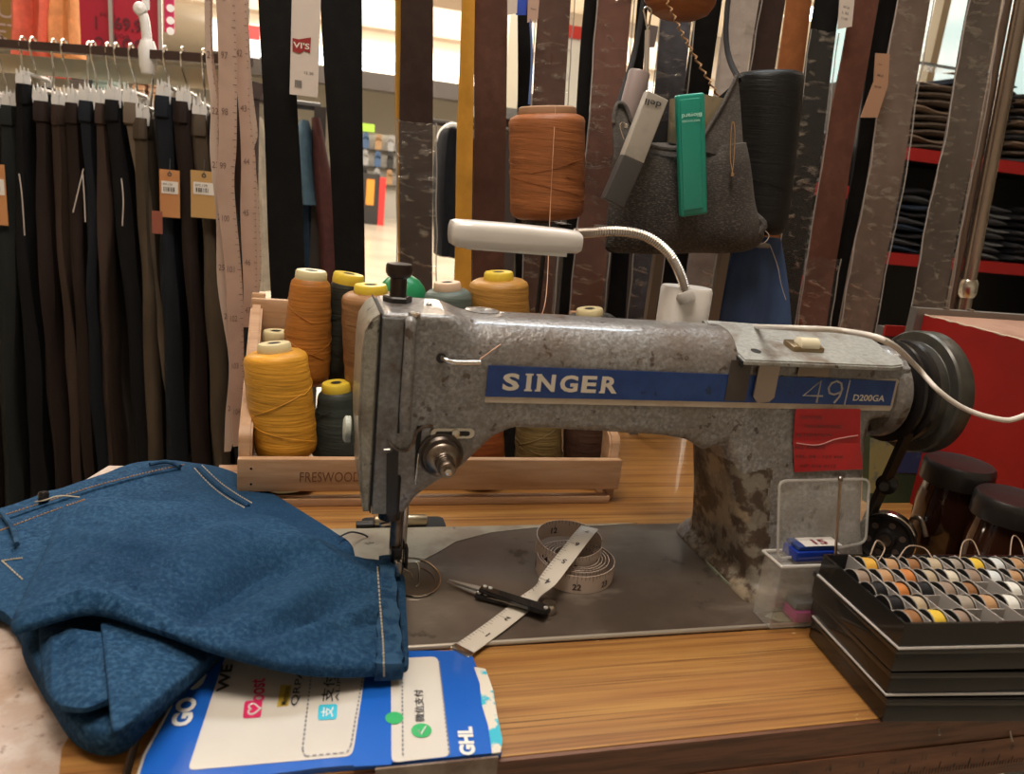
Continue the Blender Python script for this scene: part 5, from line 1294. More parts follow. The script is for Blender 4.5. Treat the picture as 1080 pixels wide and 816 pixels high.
sp2 = spline([tuple(p) for p in npts], 200)
nk = NB(); tube(nk, sp2, lambda u: .0040 + .0007 * math.sin(u * 2 * PI * 66), 12)
obj('flexible_neck', nk, mat('ribbed_chrome', (.60, .55, .50), .25, metal=.9), lp_)
h0, h1 = P(474, 250, y=.068), P(609, 254, y=.068)
L_ = h1.x - h0.x; hd = NB(); rings = []
zh0, zh1 = P(480, 233, y=.05).z, P(480, 262, y=.05).z
for u, wy, zt_, zb_ in ((0, .6, -.003, .006), (.012, .85, -.0008, .002), (.05, 1, 0, 0), (.15, 1, 0, 0), (.5, 1, -.0008, -.001), (.85, 1, -.0025, -.001), (.97, .97, -.0035, -.001), (1, .85, -.006, .0005)):
    x_ = h0.x + L_ * u; zt2 = zh0 + zt_ + (P(609, 240, y=.05).z - zh0) * u * 1.0; zb2 = zh1 + zb_ + (P(609, 267, y=.05).z - zh1) * u
    ring = []
    for a, c in rpoly(.034 * wy, zt2 - zb2, min(.007, (zt2 - zb2) * .4), 5): ring.append(Vector((x_, .068 + a, (zt2 + zb2) / 2 + c)))
    rings.append(ring)
grid_loft(hd, rings)
obj('head', hd, m_lw, lp_)
obj('light_strip', bx(h0.x + .012, h0.x + L_ - .012, .056, .080, zh1 - .0005, zh1 + .004), mat('strip_diffuser', (.75, .74, .70), .4), lp_, smooth=False)
# white cable over the machine cover to the right
cb_ = [P(792, 344, y=.045), P(840, 346, z=.232), P(890, 349, z=.232), P(935, 360, z=.235), P(965, 385, y=-.06), P(990, 412, y=-.075), P(1020, 432, y=-.085), P(1060, 443, y=-.10), P(1120, 447, y=-.11)]
cb_.append(Vector((cb_[-1].x + .1, -.12, .05))); cb_.append(Vector((cb_[-1].x + .06, -.10, .004)))
o = obj('power_cable', tube(NB(), [tuple(p) for p in cb_], .0021, 10, n=90), mat('cable_white', (.68, .62, .56), .35), loc=cb_[1]); tag(o, 'white cable running over the machine cover and past the handwheel', 'cable')
# ================================================================ JEANS on the table
m_den = mat('blue_denim', (.014, .046, .102), .95, layers=[((.034, .088, .168), 330, .44, .62), ((.005, .019, .048), 110, .56, .74), ((.006, .022, .056), 7, .50, .74), ((.060, .125, .20), 520, .60, .72, (3, .6, 1)), ((.018, .054, .112), 3, .45, .7)],
            bump=[(600, .7, .0008, (1, 2.2, 1)), (150, .35, .0012), (30, .4, .003)], spec=.08)
m_den_edge = mat('faded_denim_edge', (.030, .074, .14), .95, layers=[((.012, .038, .085), 90, .45, .6)], bump=[(300, .5, .001)], spec=.08)
m_stitch = mat('stitch_thread', (.50, .42, .30), .6)
m_cstitch = mat('orange_stitch', (.42, .22, .09), .6)
jn = thing('jeans', 'folded blue jeans on the table with one hem under the machine needle', 'jeans', (-.15, -.02, 0))
def leg_loft(secs, nu=70, nv=56, wr=1.0, seed=0, folds=(), pw=.26, ends=(.35, .35)):
    """secs: ((px,py) back edge, (px,py) front edge, z of mid plane, height)"""
    rows = []
    for bk, fr_, z, h in secs:
        a, c = P(*bk, z=z), P(*fr_, z=z); rows.append((a.x, a.y, c.x, c.y, z, h))
    rings = []
    sp = spline(rows, nu)
    for i, (ax, ay, cx, cy, z, h) in enumerate(sp):
        u = i / (nu - 1); e = 1
        if u < .06: e = ends[0] + (1 - ends[0]) * math.sin(u / .06 * PI / 2)
        if u > .96: e = ends[1] + (1 - ends[1]) * math.sin((1 - u) / .04 * PI / 2)
        ring = []
        for k in range(nv):
            t = 2 * PI * k / nv; c_, s_ = math.cos(t), math.sin(t)
            s = .5 - .5 * math.copysign(abs(c_) ** .9, c_)
            x, y = ax + (cx - ax) * s, ay + (cy - ay) * s
            zz = z + h / 2 * e * math.copysign(abs(s_) ** pw, s_)
            if s_ > 0:
                f = min(1, 3.2 * abs(s_))
                q = Vector((x * 13 + seed, y * 13, seed))
                zz += wr * f * (.0042 * noise.noise(q) + .0030 * noise.noise(q * 2.6 + Vector((5, 0, 0))) + .0013 * noise.noise(q * 6))
                for (u0, v0, u1, v1, wdt, dp) in folds:
                    L2 = (u1 - u0) ** 2 + (v1 - v0) ** 2; tt = max(0, min(1, ((u - u0) * (u1 - u0) + (s - v0) * (v1 - v0)) / L2))
                    d = math.hypot(u - u0 - tt * (u1 - u0), s - v0 - tt * (v1 - v0))
                    zz += f * dp * math.exp(-(d / wdt) ** 2) * (.35 + .65 * math.sin(tt * PI))
            ring.append(Vector((x, y, zz)))
        rings.append(ring)
    return rings
def put(name, rings, m=m_den, parent=jn, label=None):
    b = grid_loft(NB(), rings); bmesh.ops.recalc_face_normals(b, faces=b.faces[:])
    bv = BVHTree.FromBMesh(b)
    return obj(name, b, m, parent, label=label), bv
hip, bv_h = put('hip_panel', leg_loft([((-45, 560), (-40, 640), .009, .014), ((0, 541), (5, 651), .009, .015), ((50, 524), (38, 690), .009, .016), ((100, 508), (110, 690), .010, .018), ((150, 492), (170, 680), .011, .020), ((200, 493), (215, 670), .010, .019), ((246, 503), (255, 670), .010, .018), ((300, 532), (320, 680), .009, .016), ((345, 561), (360, 650), .008, .014), ((372, 578), (385, 640), .007, .012)],
   seed=3, wr=.55, folds=((.35, .05, .62, .45, .025, .003), (.1, .3, .3, .5, .03, -.003), (.22, .02, .30, .5, .02, .003), (.45, .1, .55, .5, .02, -.002))))
roll, bv_r = put('rolled_leg', leg_loft([((22, 650), (23, 686), .011, .016), ((50, 640), (50, 733), .012, .021), ((90, 640), (82, 776), .012, .023), ((130, 640), (128, 783), .012, .023), ((175, 645), (172, 744), .012, .018), ((212, 655), (212, 708), .011, .016), ((244, 670), (238, 684), .010, .014)], seed=8, wr=.35, folds=((.27, .70, .46, .80, .075, -.019), (.25, .5, .45, .6, .08, -.012))))
inner, bv_i = put('inner_fold', leg_loft([((40, 664), (44, 712), .019, .008), ((56, 664), (54, 740), .025, .007), ((88, 668), (86, 749), .030, .006), ((120, 670), (118, 738), .029, .006), ((140, 672), (138, 722), .025, .005)], seed=5, wr=.5, folds=((.25, .2, .25, .9, .04, .002), (.6, .2, .65, .9, .04, -.002))))
over, bv_o = put('overlapping_fold', leg_loft([((106, 660), (118, 772), .033, .004), ((114, 658), (126, 773), .033, .006), ((148, 656), (158, 750), .030, .009), ((188, 658), (194, 722), .024, .012), ((222, 662), (219, 698), .019, .011)], seed=9, wr=.45, ends=(.5, .4)))
secsA = [((68, 550), (11, 658), .036, .008), ((71, 535), (16, 667), .038, .011), ((92, 529), (45, 658), .041, .012), ((135, 529), (98, 646), .042, .013), ((190, 531), (158, 663), .040, .013), ((240, 536), (215, 683), .036, .014), ((290, 550), (268, 698), .031, .015), ((335, 569), (318, 708), .025, .016), ((372, 588), (362, 710), .019, .018), ((398, 594), (396, 709), .016, .017), ((412, 592), (425, 708), .014, .016)]
foldsA = ((.68, .18, .46, .92, .034, -.0175), (.74, .40, .57, 1.0, .030, .005), (.56, .15, .40, .70, .03, .004), (.58, .95, .84, .42, .028, -.0095), (.60, .98, .93, .52, .030, .006), (.68, .12, .99, .38, .030, .005), (.74, .75, .99, .62, .025, -.005), (.48, .35, .72, .12, .035, .004), (.52, .48, .80, .18, .025, -.004), (.05, .93, .5, .95, .03, .004), (.25, .5, .5, .78, .05, -.003), (.82, .10, .99, .25, .02, -.004), (.12, .15, .45, .25, .03, .002), (.15, .35, .40, .60, .03, .0025), (.86, .85, 1.0, .80, .02, .003))
A_r = leg_loft(secsA, nu=120, nv=80, seed=1, folds=foldsA, pw=.5)
legA, bv_a = put('upper_leg', A_r)
# hem: faded turned edge with puckers and the open mouth of the leg
hemr = leg_loft([((400, 593), (396, 710), .0160, .0185), ((406, 591), (408, 710), .0152, .0180), ((414, 590), (425, 709), .0142, .0170)], nu=30, nv=72, wr=.4, seed=1, ends=(1, .8))
for i, r_ in enumerate(hemr):
    for k, v in enumerate(r_):
        v.z += .0006 * math.sin(k * 1.9) ; v.x += .0008 * math.sin(k * 1.3)
hem, bv_m = put('hem', hemr, m_den_edge)
hem2, bv_m2 = put('hem_under_layer', leg_loft([((405, 596), (412, 708), .0065, .007), ((418, 598), (428, 706), .0065, .007), ((427, 612), (431, 700), .0060, .006)], nu=20, wr=.2, seed=4), m_den)
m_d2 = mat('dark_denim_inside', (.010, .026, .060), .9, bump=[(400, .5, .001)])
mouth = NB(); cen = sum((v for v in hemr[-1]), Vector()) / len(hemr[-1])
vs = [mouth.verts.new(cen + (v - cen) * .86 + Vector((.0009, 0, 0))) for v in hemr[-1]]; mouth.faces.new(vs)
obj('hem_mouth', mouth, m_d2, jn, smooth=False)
ALLB = [bv_h, bv_r, bv_i, bv_o, bv_a, bv_m, bv_m2]
def onto(px, py, trees=ALLB):
    d = ray(px, py).normalized(); best = None
    for t in trees:
        h = t.ray_cast(CAMP, d)
        if h[0] is not None and (best is None or h[3] < best[3]): best = h
    return None if best is None else (best[0], best[1])
def stitches(name, pts, m, parent, n=40, r=.00045, gap=.45, trees=ALLB):
    sp = spline([tuple(map(float, p)) for p in pts], n + 1); b = NB()
    for i in range(n):
        a = onto(*sp[i], trees); c = onto(*[sp[i][j] + (sp[i + 1][j] - sp[i][j]) * (1 - gap) for j in (0, 1)], trees)
        if a is None or c is None or (a[0] - c[0]).length > .02: continue
        up = Vector((0, 0, .0006)); mid_ = (a[0] + c[0]) / 2 + up * 1.6
        tube(b, [a[0] + up * .3, mid_, c[0] + up * .3], r, 5)
    if len(b.verts): return obj(name, b, m, parent)
stitches('stitching', [(398, 598), (401, 640), (404, 680), (405, 714)], m_stitch, hem, 34, .0006)
stitches('stitching', [(0, 545), (50, 529), (100, 513), (150, 500), (195, 490)], m_cstitch, hip, 60, .0005)
stitches('stitching', [(0, 560), (50, 541), (90, 527)], m_cstitch, hip, 28, .0005)
stitches('stitching', [(205, 494), (222, 512), (240, 526), (258, 536)], m_stitch, hip, 26, .0005)
stitches('stitching', [(213, 491), (231, 508), (249, 521), (266, 531)], m_stitch, hip, 26, .0005)
stitches('stitching', [(2, 592), (12, 601), (24, 612)], m_stitch, hip, 10, .0006)
stitches('stitching', [(2, 592), (14, 590), (24, 589)], m_stitch, hip, 8, .0006)
def seam(name, pts, r, m, parent, n=40, lift=.0004):
    sp = spline([tuple(map(float, p)) for p in pts], n); q = []
    for p in sp:
        h = onto(*p)
        if h: q.append(h[0] + Vector((0, 0, lift)))
    if len(q) > 3: return obj(name, tube(NB(), q, r, 6), m, parent)
seam('seam_ridge', [(4, 549), (50, 533), (100, 517), (150, 503), (190, 495)], .0018, m_den, hip)
seam('seam_ridge', [(209, 494), (228, 512), (245, 524), (262, 534)], .0020, m_den, hip)
# belt loops and waistband end
for pts in (((158, 489), (176, 486), (190, 491)), ((2, 540), (14, 558), (18, 574))):
    q = []
    for p in pts:
        h = onto(p[0], p[1] + 5)
        if h: q.append(h[0] + Vector((0, 0, .004)))
    if len(q) == 3: obj('belt_loop', tube(NB(), q, .0020, 8, n=10), m_den_edge, hip)
h = onto(46, 530)
if h:
    bt = thing('push_button', 'small black toggle with a pale thread lying on the waistband of the jeans', 'toggle', h[0])
    obj('body', lathe(NB(), [(.0035, 0), (.0042, .001), (.0042, .008), (.0032, .0095)], h[0], (0, .2, 1), 16), m_blk, bt)
    obj('thread', tube(NB(), [h[0] + Vector(v) for v in ((-.006, 0, .001), (.002, -.004, .004), (.012, 0, .006), (.026, .004, .003))], .0007, 5, n=14), m_stitch, bt)
tg = obj('thread', tube(NB(), [P(358, 566, z=.02), P(370, 561, z=.016), P(382, 563, z=.008), P(388, 566, z=.0045)], .0008, 5, n=12), mat('dark_thread', (.02, .025, .04), .7), loc=P(370, 561, z=.01)); tag(tg, 'dark loose thread curling from the jeans at the machine bed', 'thread')

# ================================================================ PAYMENT SHEET
m_pblue = mat('sheet_blue', (.010, .105, .50), .22, layers=[((.02, .13, .55), 4, .4, .7)], bump=[(18, .25, .002), (60, .1, .001)], coat=.5)
m_pwhite = mat('sheet_white', (.66, .62, .56), .25, layers=[((.60, .55, .50), 8, .4, .7)], bump=[(18, .2, .002)], coat=.4)
ps = thing('payment_sheet', 'blue and white laminated cashless payment sheet on the table front', 'sheet', P(350, 750, z=0))
ZP = .0010
def gp(px, py, z=ZP): v = P(px, py, z=z); return (v.x, v.y)
def flat(pts, z, th=.0002): 
    b = NB(); prism(b, [gp(*p, z=z) for p in pts], (0, 0, z - th), (1, 0, 0), (0, 1, 0), (0, 0, th)); return b
Z0 = .0022   # over the machine bed edge
obj('card', flat([(228, 686), (496, 686), (503, 704), (520, 742), (529, 793), (456, 800), (340, 809), (240, 822), (140, 834), (152, 797), (180, 745)], .0040, .0036), m_pblue, ps, smooth=False)
def rp_px(c, r=7):
    """rounded corner quad in pixels"""
    out = []; n = len(c)
    for i in range(n):
        p0, p1, p2 = Vector(c[i - 1]), Vector(c[i]), Vector(c[(i + 1) % n])
        a = p1 + (p0 - p1).normalized() * r; b_ = p1 + (p2 - p1).normalized() * r
        for k in range(5):
            t = k / 4; out.append(tuple(a * (1 - t) ** 2 + p1 * 2 * t * (1 - t) + b_ * t * t))
    return out
ZT = .0043
obj('panel', flat(rp_px([(238, 690), (396, 690), (371, 797), (198, 812)]), ZT), m_pwhite, ps, smooth=False, label='white rounded panel')
obj('panel', flat(rp_px([(412, 694), (462, 692), (475, 797), (413, 804)]), ZT), m_pwhite, ps, smooth=False, label='white rounded panel')
dsh = NB()
def dash(pts, n=40, w=.0005, z=ZT + .0004):
    tot = 0; P_ = [Vector((*gp(*p, z=z), z)) for p in pts]
    for a, c in zip(P_, P_[1:]):
        L_ = (c - a).length; d = (c - a).normalized(); s_ = Vector((-d.y, d.x, 0)) * w; x = 0
        while x < L_ - .001:
            q0, q1 = a + d * x, a + d * min(L_, x + .0022)
            f = [dsh.verts.new(v) for v in (q0 - s_, q1 - s_, q1 + s_, q0 + s_)]; dsh.faces.new(f); x += .0036
for dl_ in ([(329, 705), (319, 790), (322, 797), (366, 793), (370, 786), (384, 706)], [(424, 700), (425, 800)], [(463, 697), (474, 795)]):
    dsh = NB(); dash(dl_); obj('dashed_line', dsh, mat('dash_grey', (.20, .20, .22), .5), ps, smooth=False)
def ptext(name, s, p0, p1, hpx, m, bold=0, z=ZT + .0004, b=None):
    a, c = P(*p0, z=z), P(*p1, z=z); u = (c - a).normalized(); v = Vector((0, 0, 1)).cross(u)
    hh = (P(p0[0] - hpx, p0[1], z=z) - P(*p0, z=z)).length
    bb_ = b or NB(); text(bb_, s, a, u, v, width=(c - a).length, height=hh, n=(0, 0, 1), lift=.0001, bold=bold)
    return bb_ if b is not None else obj(name, bb_, m, ps, smooth=False)
m_pk = mat('print_pink', (.70, .03, .14), .35, coat=.3); m_cy = mat('print_cyan', (.05, .50, .68), .35, coat=.3); m_wh = mat('print_white', (.75, .75, .72), .3, coat=.3)
m_bkp = mat('print_black', (.02, .02, .025), .35, coat=.3); m_gr = mat('print_green', (.03, .40, .12), .35, coat=.3); m_go = mat('print_gold', (.52, .36, .05), .35, coat=.3)
ptext('lettering', 'GO', (201, 765), (209, 735), 22, m_wh, .045)
ptext('lettering', 'CASHLESS', (214, 727), (246, 600), 22, m_wh, .045)
ptext('lettering', 'WE ACCEPT', (241, 729), (256, 640), 13, m_bkp, .03)
ptext('lettering', 'oost', (279, 739), (280, 715), 15, m_pk, .02)
# boost heart tile
obj('logo_tile', flat(rp_px([(258, 739), (277, 738), (275, 756), (256, 757)], 3), ZT + .0004), m_pk, ps, smooth=False, label='pink tile with a white heart')
hb = NB(); hp_ = [(.5 + .40 * math.copysign(abs(math.sin(t)) ** 3, math.sin(t)), .5 + .026 * (13 * math.cos(t) - 5 * math.cos(2 * t) - 2 * math.cos(3 * t) - math.cos(4 * t))) for t in [2 * PI * k / 30 for k in range(30)]]
o_ = P(276, 754, z=ZT + .0006); uu = (P(277, 740, z=ZT + .0006) - o_); vv = (P(258, 755, z=ZT + .0006) - o_)
hv = [o_ + uu * a + vv * b_ for a, b_ in hp_]; tube(hb, hv + [hv[0]], .0006, 5, cap=False)
obj('logo_heart', hb, m_wh, ps)
obj('gold_strip', flat([(292, 745), (304, 744), (308, 722), (296, 722)], ZT + .0003), m_go, ps, smooth=False)
ptext('lettering', 'Merchants', (302, 743), (306, 724), 6, m_bkp, .01, z=ZT + .0007)
ptext('lettering', 'QRPAY', (315, 744), (323, 698), 9, m_bkp, .01)
ptext('lettering', '支付宝', (351, 740), (356, 697), 13, m_bkp, .01)
ptext('lettering', 'ALIPAY', (357, 739), (361, 700), 4, m_bkp, .005)
obj('logo_tile', flat(rp_px([(336, 743), (356, 742), (355, 758), (335, 759)], 3), ZT + .0004), m_cy, ps, smooth=False, label='cyan tile with a white character')
ptext('lettering', '支', (351, 756), (352, 745), 13, m_wh, .01, z=ZT + .0007)
ptext('lettering', '微信支付', (448, 761), (446, 727), 10, m_bkp, .01)
cg = P(444.5, 770, z=ZT + .0004); 
obj('logo_disc', cyl(NB(), (cg.x, cg.y, ZT + .0003), .0058, .0002, seg=24), m_gr, ps, smooth=False, label='green disc with a white tick')
tk_ = NB(); tube(tk_, [P(441, 770, z=ZT + .0008), P(444, 774, z=ZT + .0008), P(449, 766, z=ZT + .0008)], .0006, 5); obj('logo_tick', tk_, m_wh, ps)
cg = P(414, 757, z=ZT + .0004); 
obj('logo_disc', cyl(NB(), (cg.x + .001, cg.y, ZT + .0003), .0052, .0002, seg=24), m_gr, ps, smooth=False)
obj('blue_flap', flat([(388, 690), (412, 690), (413, 806), (373, 808), (372, 797)], ZT + .0002, .0002), m_pblue, ps, smooth=False)
ptext('lettering', 'GHL', (502, 796), (498, 766), 17, m_wh, .05)
obj('torn_edge', flat([(500, 703), (512, 705), (520, 727), (524, 752), (530, 780), (528, 793), (519, 794), (515, 765), (508, 742), (506, 720)], ZT + .0003, .0006), mat('torn_paper', (.66, .60, .50), .6, layers=[((.03, .42, .55), 42, .50, .53), ((.62, .40, .10), 30, .60, .64)]), ps, smooth=False, label='torn white and cyan edge')
fp_ = NB(); 
fq = [(P(395, 804, z=.004).x, 0), (P(528, 794, z=.004).x, 0)]
obj('front_lip', bx(fq[0][0], fq[1][0] - .002, -.2121, -.2106, -.016, .0040), mat('lip_film', (.40, .33, .27), .2, coat=.5, alpha=.75, layers=[((.18, .12, .09), 20, .4, .6)]), ps, smooth=False)
lf = NB()
lf_pts = [(230, 684), (498, 684), (532, 796), (456, 802), (340, 811), (240, 824), (138, 836), (150, 797), (178, 745)]
obj('laminate_rim', tube(NB(), [Vector((*gp(*p, z=.0035), .0038)) for p in ((229, 686), (181, 744), (152, 797), (141, 833))], .0009, 6), mat('rim_pale', (.45, .42, .36), .3), ps)

# ================================================================ THREAD SNIPS and TAPE MEASURE on the bed
m_tw = mat('tape_white', (.60, .55, .48), .35); m_tp = mat('tape_pinkwhite', (.58, .46, .39), .35); m_print = mat('tape_black_print', (.04, .03, .03), .5)
tm = thing('tape_measure', 'white tape measure coiled on the machine bed with its end pulled to the front', 'tape measure', P(600, 620, z=BT))
W_ = .0150
def ribbon_map(path, side, start=0, cam_face=False, name='tape', m=m_tw, nums=(), step=.0254 / 8, first=0, flip=False, ticks=True, numscale=1):
    """path: list of points on the ribbon's centre line; side: function i -> half-width vector"""
    b = NB(); rings = []
    for i, p in enumerate(path):
        s = side(i); t = (path[min(i + 1, len(path) - 1)] - path[max(0, i - 1)]).normalized(); n_ = t.cross(s.normalized()) * .00028
        rings.append([p - s + n_, p + s + n_, p + s - n_, p - s - n_])
    o = obj(name, grid_loft(b, rings), m, tm)
    if not ticks: return o
    b = NB(); acc = 0; nx = first; k = start
    for i in range(1, len(path)):
        L_ = (path[i] - path[i - 1]).length
        while acc + L_ >= nx:
            f = (nx - acc) / L_; p = path[i - 1].lerp(path[i], f); s = side(i); t = (path[i] - path[i - 1]).normalized()
            n_ = t.cross(s.normalized()); n_ = n_ if not flip else -n_
            if cam_face and n_.dot(CAMP - p) < 0: n_ = -n_
            ln = .9 if k % 8 == 0 else (.6 if k % 4 == 0 else .38)
            for sg_ in (1,):
                e = p + s * sg_; e2 = p + s * sg_ * (1 - ln); q = [e - t * .00018, e2 - t * .00018, e2 + t * .00018, e + t * .00018]
                for off_ in (.0005, -.0005): b.faces.new([b.verts.new(v + n_ * off_) for v in q])
            if k % 8 == 0 and k // 8 < len(nums) and nums[k // 8]:
                txt_, rot = nums[k // 8]
                hgt = W_ * .36 * numscale
                u_, v_ = (t, s.normalized()) if rot == 0 else (-t, -s.normalized()) if rot == 2 else (s.normalized(), -t)
                if cam_face: v_ = s.normalized(); u_ = v_.cross(n_)
                org = p - u_ * hgt * .4 * max(1, len(txt_) * .8) - v_ * hgt * .5 - (s * .25 if rot in (0, 2) else s * .1)
                for off_ in (.0006,): text(b, txt_, org, u_, v_, height=hgt, n=n_, lift=off_, bold=.03)
            k += 1; nx += step
        acc += L_
    obj('scale', b, m_print, o, smooth=False)
    return o
# flat tail from the metal tip to the crossing over the coil
tail_px = [(484, 688), (504, 674), (530, 655), (556, 634), (576, 614), (590, 596), (604, 578), (615, 564), (622, 556)]
tz_ = [.0045, .0045, .0050, .0065, .020, .0265, .0315, .034, .031]
tp = [Vector(v) for v in spline([tuple(P(*p, z=z)) for p, z in zip(tail_px, tz_)], 90)]
def tside(i):
    t = (tp[min(i + 1, len(tp) - 1)] - tp[max(0, i - 1)]).normalized(); s = Vector((0, 0, 1)).cross(t).normalized(); return s * (W_ / 2)
ribbon_map(tp, tside, name='tail', nums=[None, ('1', 3), ('2', 3), ('3', 3), ('4', 3), ('5', 3), ('6', 3), ('7', 3)], first=.004)
tipc = tp[0]; td_ = (tp[3] - tp[0]).normalized()
obj('metal_tip', box(NB(), tipc + td_ * .003, (.0068, W_ + .0012, .0012), Matrix.Rotation(math.atan2(td_.y, td_.x), 3, 'Z'), bev=.0003), m_steel, tm)
cc = P(607, 597, z=.010); cr0 = .0325
def coil(c, r0, r1, turns, z, a0, name, ex=1.0, nums=(), m=m_tp, tilt=0):
    path = []; n = int(turns * 60)
    for i in range(n + 1):
        u = i / n; a = a0 + 2 * PI * turns * u; r = r0 + (r1 - r0) * u + .0006 * math.sin(a * 3 + 1)
        path.append(Vector((c.x + r * math.cos(a), c.y + r * ex * math.sin(a), z + tilt * math.sin(a))))
    return ribbon_map(path, lambda i: Vector((0, 0, W_ / 2)), name=name, m=m, nums=nums, flip=True, cam_face=True)
num_o = [(str(v), 0) for v in (20, 21, 22, 23, 24, 25, 26, 27, 28, 29)]
coil(cc, .0325, .0300, 1.1, BT + W_ / 2 + .0005, PI * .9, 'outer_coil', nums=num_o)
coil(cc + Vector((.001, .001, 0)), .0285, .0175, 4, BT + W_ / 2 + .0008, .5, 'inner_coil', nums=())
c2 = P(600, 575, z=.022); 
coil(c2, .0275, .0285, .93, .0215, -.15, 'upper_loop', nums=[(str(v), 0) for v in (10, 11, 12, 13, 14, 15, 16, 17, 18)], ex=.9, tilt=.0045)
sn = thing('thread_snips', 'black thread snips with pointed steel blades on the machine bed', 'snips', P(530, 630, z=BT))
def snip_pt(u, off, z): 
    a, c = P(472, 612, z=z), P(584, 643, z=z); d = (c - a); s = Vector((-d.y, d.x, 0)).normalized(); return a + d * u + s * off
def blade(off0, off1, zc, name):
    b = NB(); up = []; dn = []
    for k in range(13):
        u = k / 12 * .40; w = .0004 + .0040 * (k / 12) ** .7; o_ = off0 + (off1 - off0) * k / 12
        up.append(snip_pt(u, o_ + w * .4, zc)); dn.append(snip_pt(u, o_ - w, zc))
    ring = up + dn[::-1]; a = [b.verts.new(v) for v in ring]; c = [b.verts.new(v - Vector((0, 0, .0011))) for v in ring]
    b.faces.new(a); b.faces.new(c[::-1])
    for i in range(len(ring)): b.faces.new((a[i], a[(i + 1) % len(ring)], c[(i + 1) % len(ring)], c[i]))
    return obj(name, b, mat('blade_steel', (.42, .40, .38), .3, metal=.5), sn, smooth=False)
blade(-.001, -.004, .0065, 'blade'); blade(.0020, .0035, .0085, 'blade')
def handle(off, z, name):
    b = NB(); up = []; dn = []
    for k in range(17):
        t = k / 16; u = .30 + .67 * t; w = .0036 + .0022 * t; o_ = off * (1 - t) ** 1.2
        if t > .9: w *= math.sqrt(max(0.05, 1 - ((t - .9) / .1) ** 2))
        up.append(snip_pt(u, o_ + w, z)); dn.append(snip_pt(u, o_ - w, z))
    ring = up + dn[::-1]
    a = [b.verts.new(v) for v in ring]; c = [b.verts.new(v - Vector((0, 0, .0036))) for v in ring]
    fs = [b.faces.new(a), b.faces.new(c[::-1])]
    for i in range(len(ring)): fs.append(b.faces.new((a[i], a[(i + 1) % len(ring)], c[(i + 1) % len(ring)], c[i])))
    bmesh.ops.recalc_face_normals(b, faces=fs)
    bmesh.ops.bevel(b, geom=[e for f in fs[:2] for e in f.edges], offset=.0008, segments=2, affect='EDGES')
    return obj(name, b, mat('snips_black', (.012, .012, .013), .18, spec=.7, coat=.5), sn)
handle(-.0048, .0085, 'handle'); handle(.0045, .0130, 'handle')
b = NB()
for u, o_, z in ((.335, .0062, .0131), (.39, .0060, .0131), (.33, -.0045, .0087), (.39, -.0042, .0087), (.93, .0, .0131)): lathe(b, [(.0018, 0), (.0017, .0006), (.0008, .0010)], snip_pt(u, o_, z), seg=14)
obj('rivet', b, mat('rivet_white_steel', (.80, .78, .74), .2, metal=.6), sn)
obj('steel_edge', tube(NB(), [snip_pt(.42, -.0085, .0070), snip_pt(.62, -.0078, .0072), snip_pt(.9, -.0066, .0074)], .0013, 8, n=14), m_steel, sn)
obj('spring_end', lathe(NB(), [(.0052, -.003), (.0058, -.002), (.0058, .004), (.0052, .005)], snip_pt(.955, 0, .0062), seg=24), m_steel, sn)

# ================================================================ BOBBIN CASES at the lower right
m_case = mat('black_case', (.006, .0055, .0055), .2, spec=.4, coat=.25, bump=[(20, .1, .001)])
m_wire = mat('divider_metal', (.50, .46, .43), .3, metal=.3)
tray = P(955, 657, y=-.214); ex_, ey_ = tray.x, -.214
TZ = tray.z; TD = .090; TWD = .262
nlev = 4; lh = (TZ - .0008) / nlev
m_rim = mat('case_rim_white', (.55, .52, .50), .3)
offs = [(.004, .002, -7), (.004, .004, -6), (.002, .003, -5), (0, 0, -4)]
where_ = ['lowest', 'second lowest', 'third lowest', 'topmost']
def rotz(o, x, y, deg):
    pass
for k in range(nlev):
    dx, dy, rot = offs[k]; z0 = .0006 + k * lh; z1 = z0 + lh - .0004
    lab = 'black bobbin case, %s of the stack of four%s' % (where_[k], ', open and full of bobbins' if k == 3 else (' with a white rim' if k == 1 else ''))
    x0 = ex_ + dx; y0 = ey_ + dy; ext_ = .006 if k < 3 else 0
    t = thing('bobbin_case', lab, 'case', (x0, y0, z0), 'stack of black bobbin cases')
    wl = NB()
    if k < 3:
        bx(x0, x0 + TWD, y0, y0 + TD + ext_, z0, z1 - .0012, bm=wl, bev=.0016)
        obj('body', wl, m_case, t)
        obj('lid', bx(x0 - .001, x0 + TWD, y0 - .001, y0 + TD + ext_ + .001, z1 - .0046, z1 - .0004, bev=.001), mat('case_lid_film', (.010, .009, .009), .15, spec=.5, coat=.4), t)
    else:
        w = .0016
        bx(x0, x0 + TWD, y0, y0 + TD, z0, z0 + .0016, bm=wl); bx(x0, x0 + TWD, y0, y0 + w, z0 + .0016, z1, bm=wl); bx(x0, x0 + TWD, y0 + TD - w, y0 + TD, z0 + .0016, z1, bm=wl)
        bx(x0, x0 + w, y0 + w, y0 + TD - w, z0 + .0016, z1, bm=wl); bx(x0 + TWD - w, x0 + TWD, y0 + w, y0 + TD - w, z0 + .0016, z1, bm=wl)
        obj('body', wl, m_case, t, smooth=False)
    rb_ = NB()
    if k in (1, 3):
        r_ = [(x0 - .0006, y0 + TD, z0 + .0012), (x0 - .0006, y0 - .0006, z0 + .0012), (x0 + TWD, y0 - .0006, z0 + .0012)]
        tube(rb_, r_, .0009, 6); obj('rim', rb_, m_rim, t, label='white rim')
    if rot:
        for ob in [t]: ob.rotation_euler = (0, 0, R(rot))
    if k == 3: top_case, tz0, tz1, tx0, ty0 = t, z0, z1, x0, y0
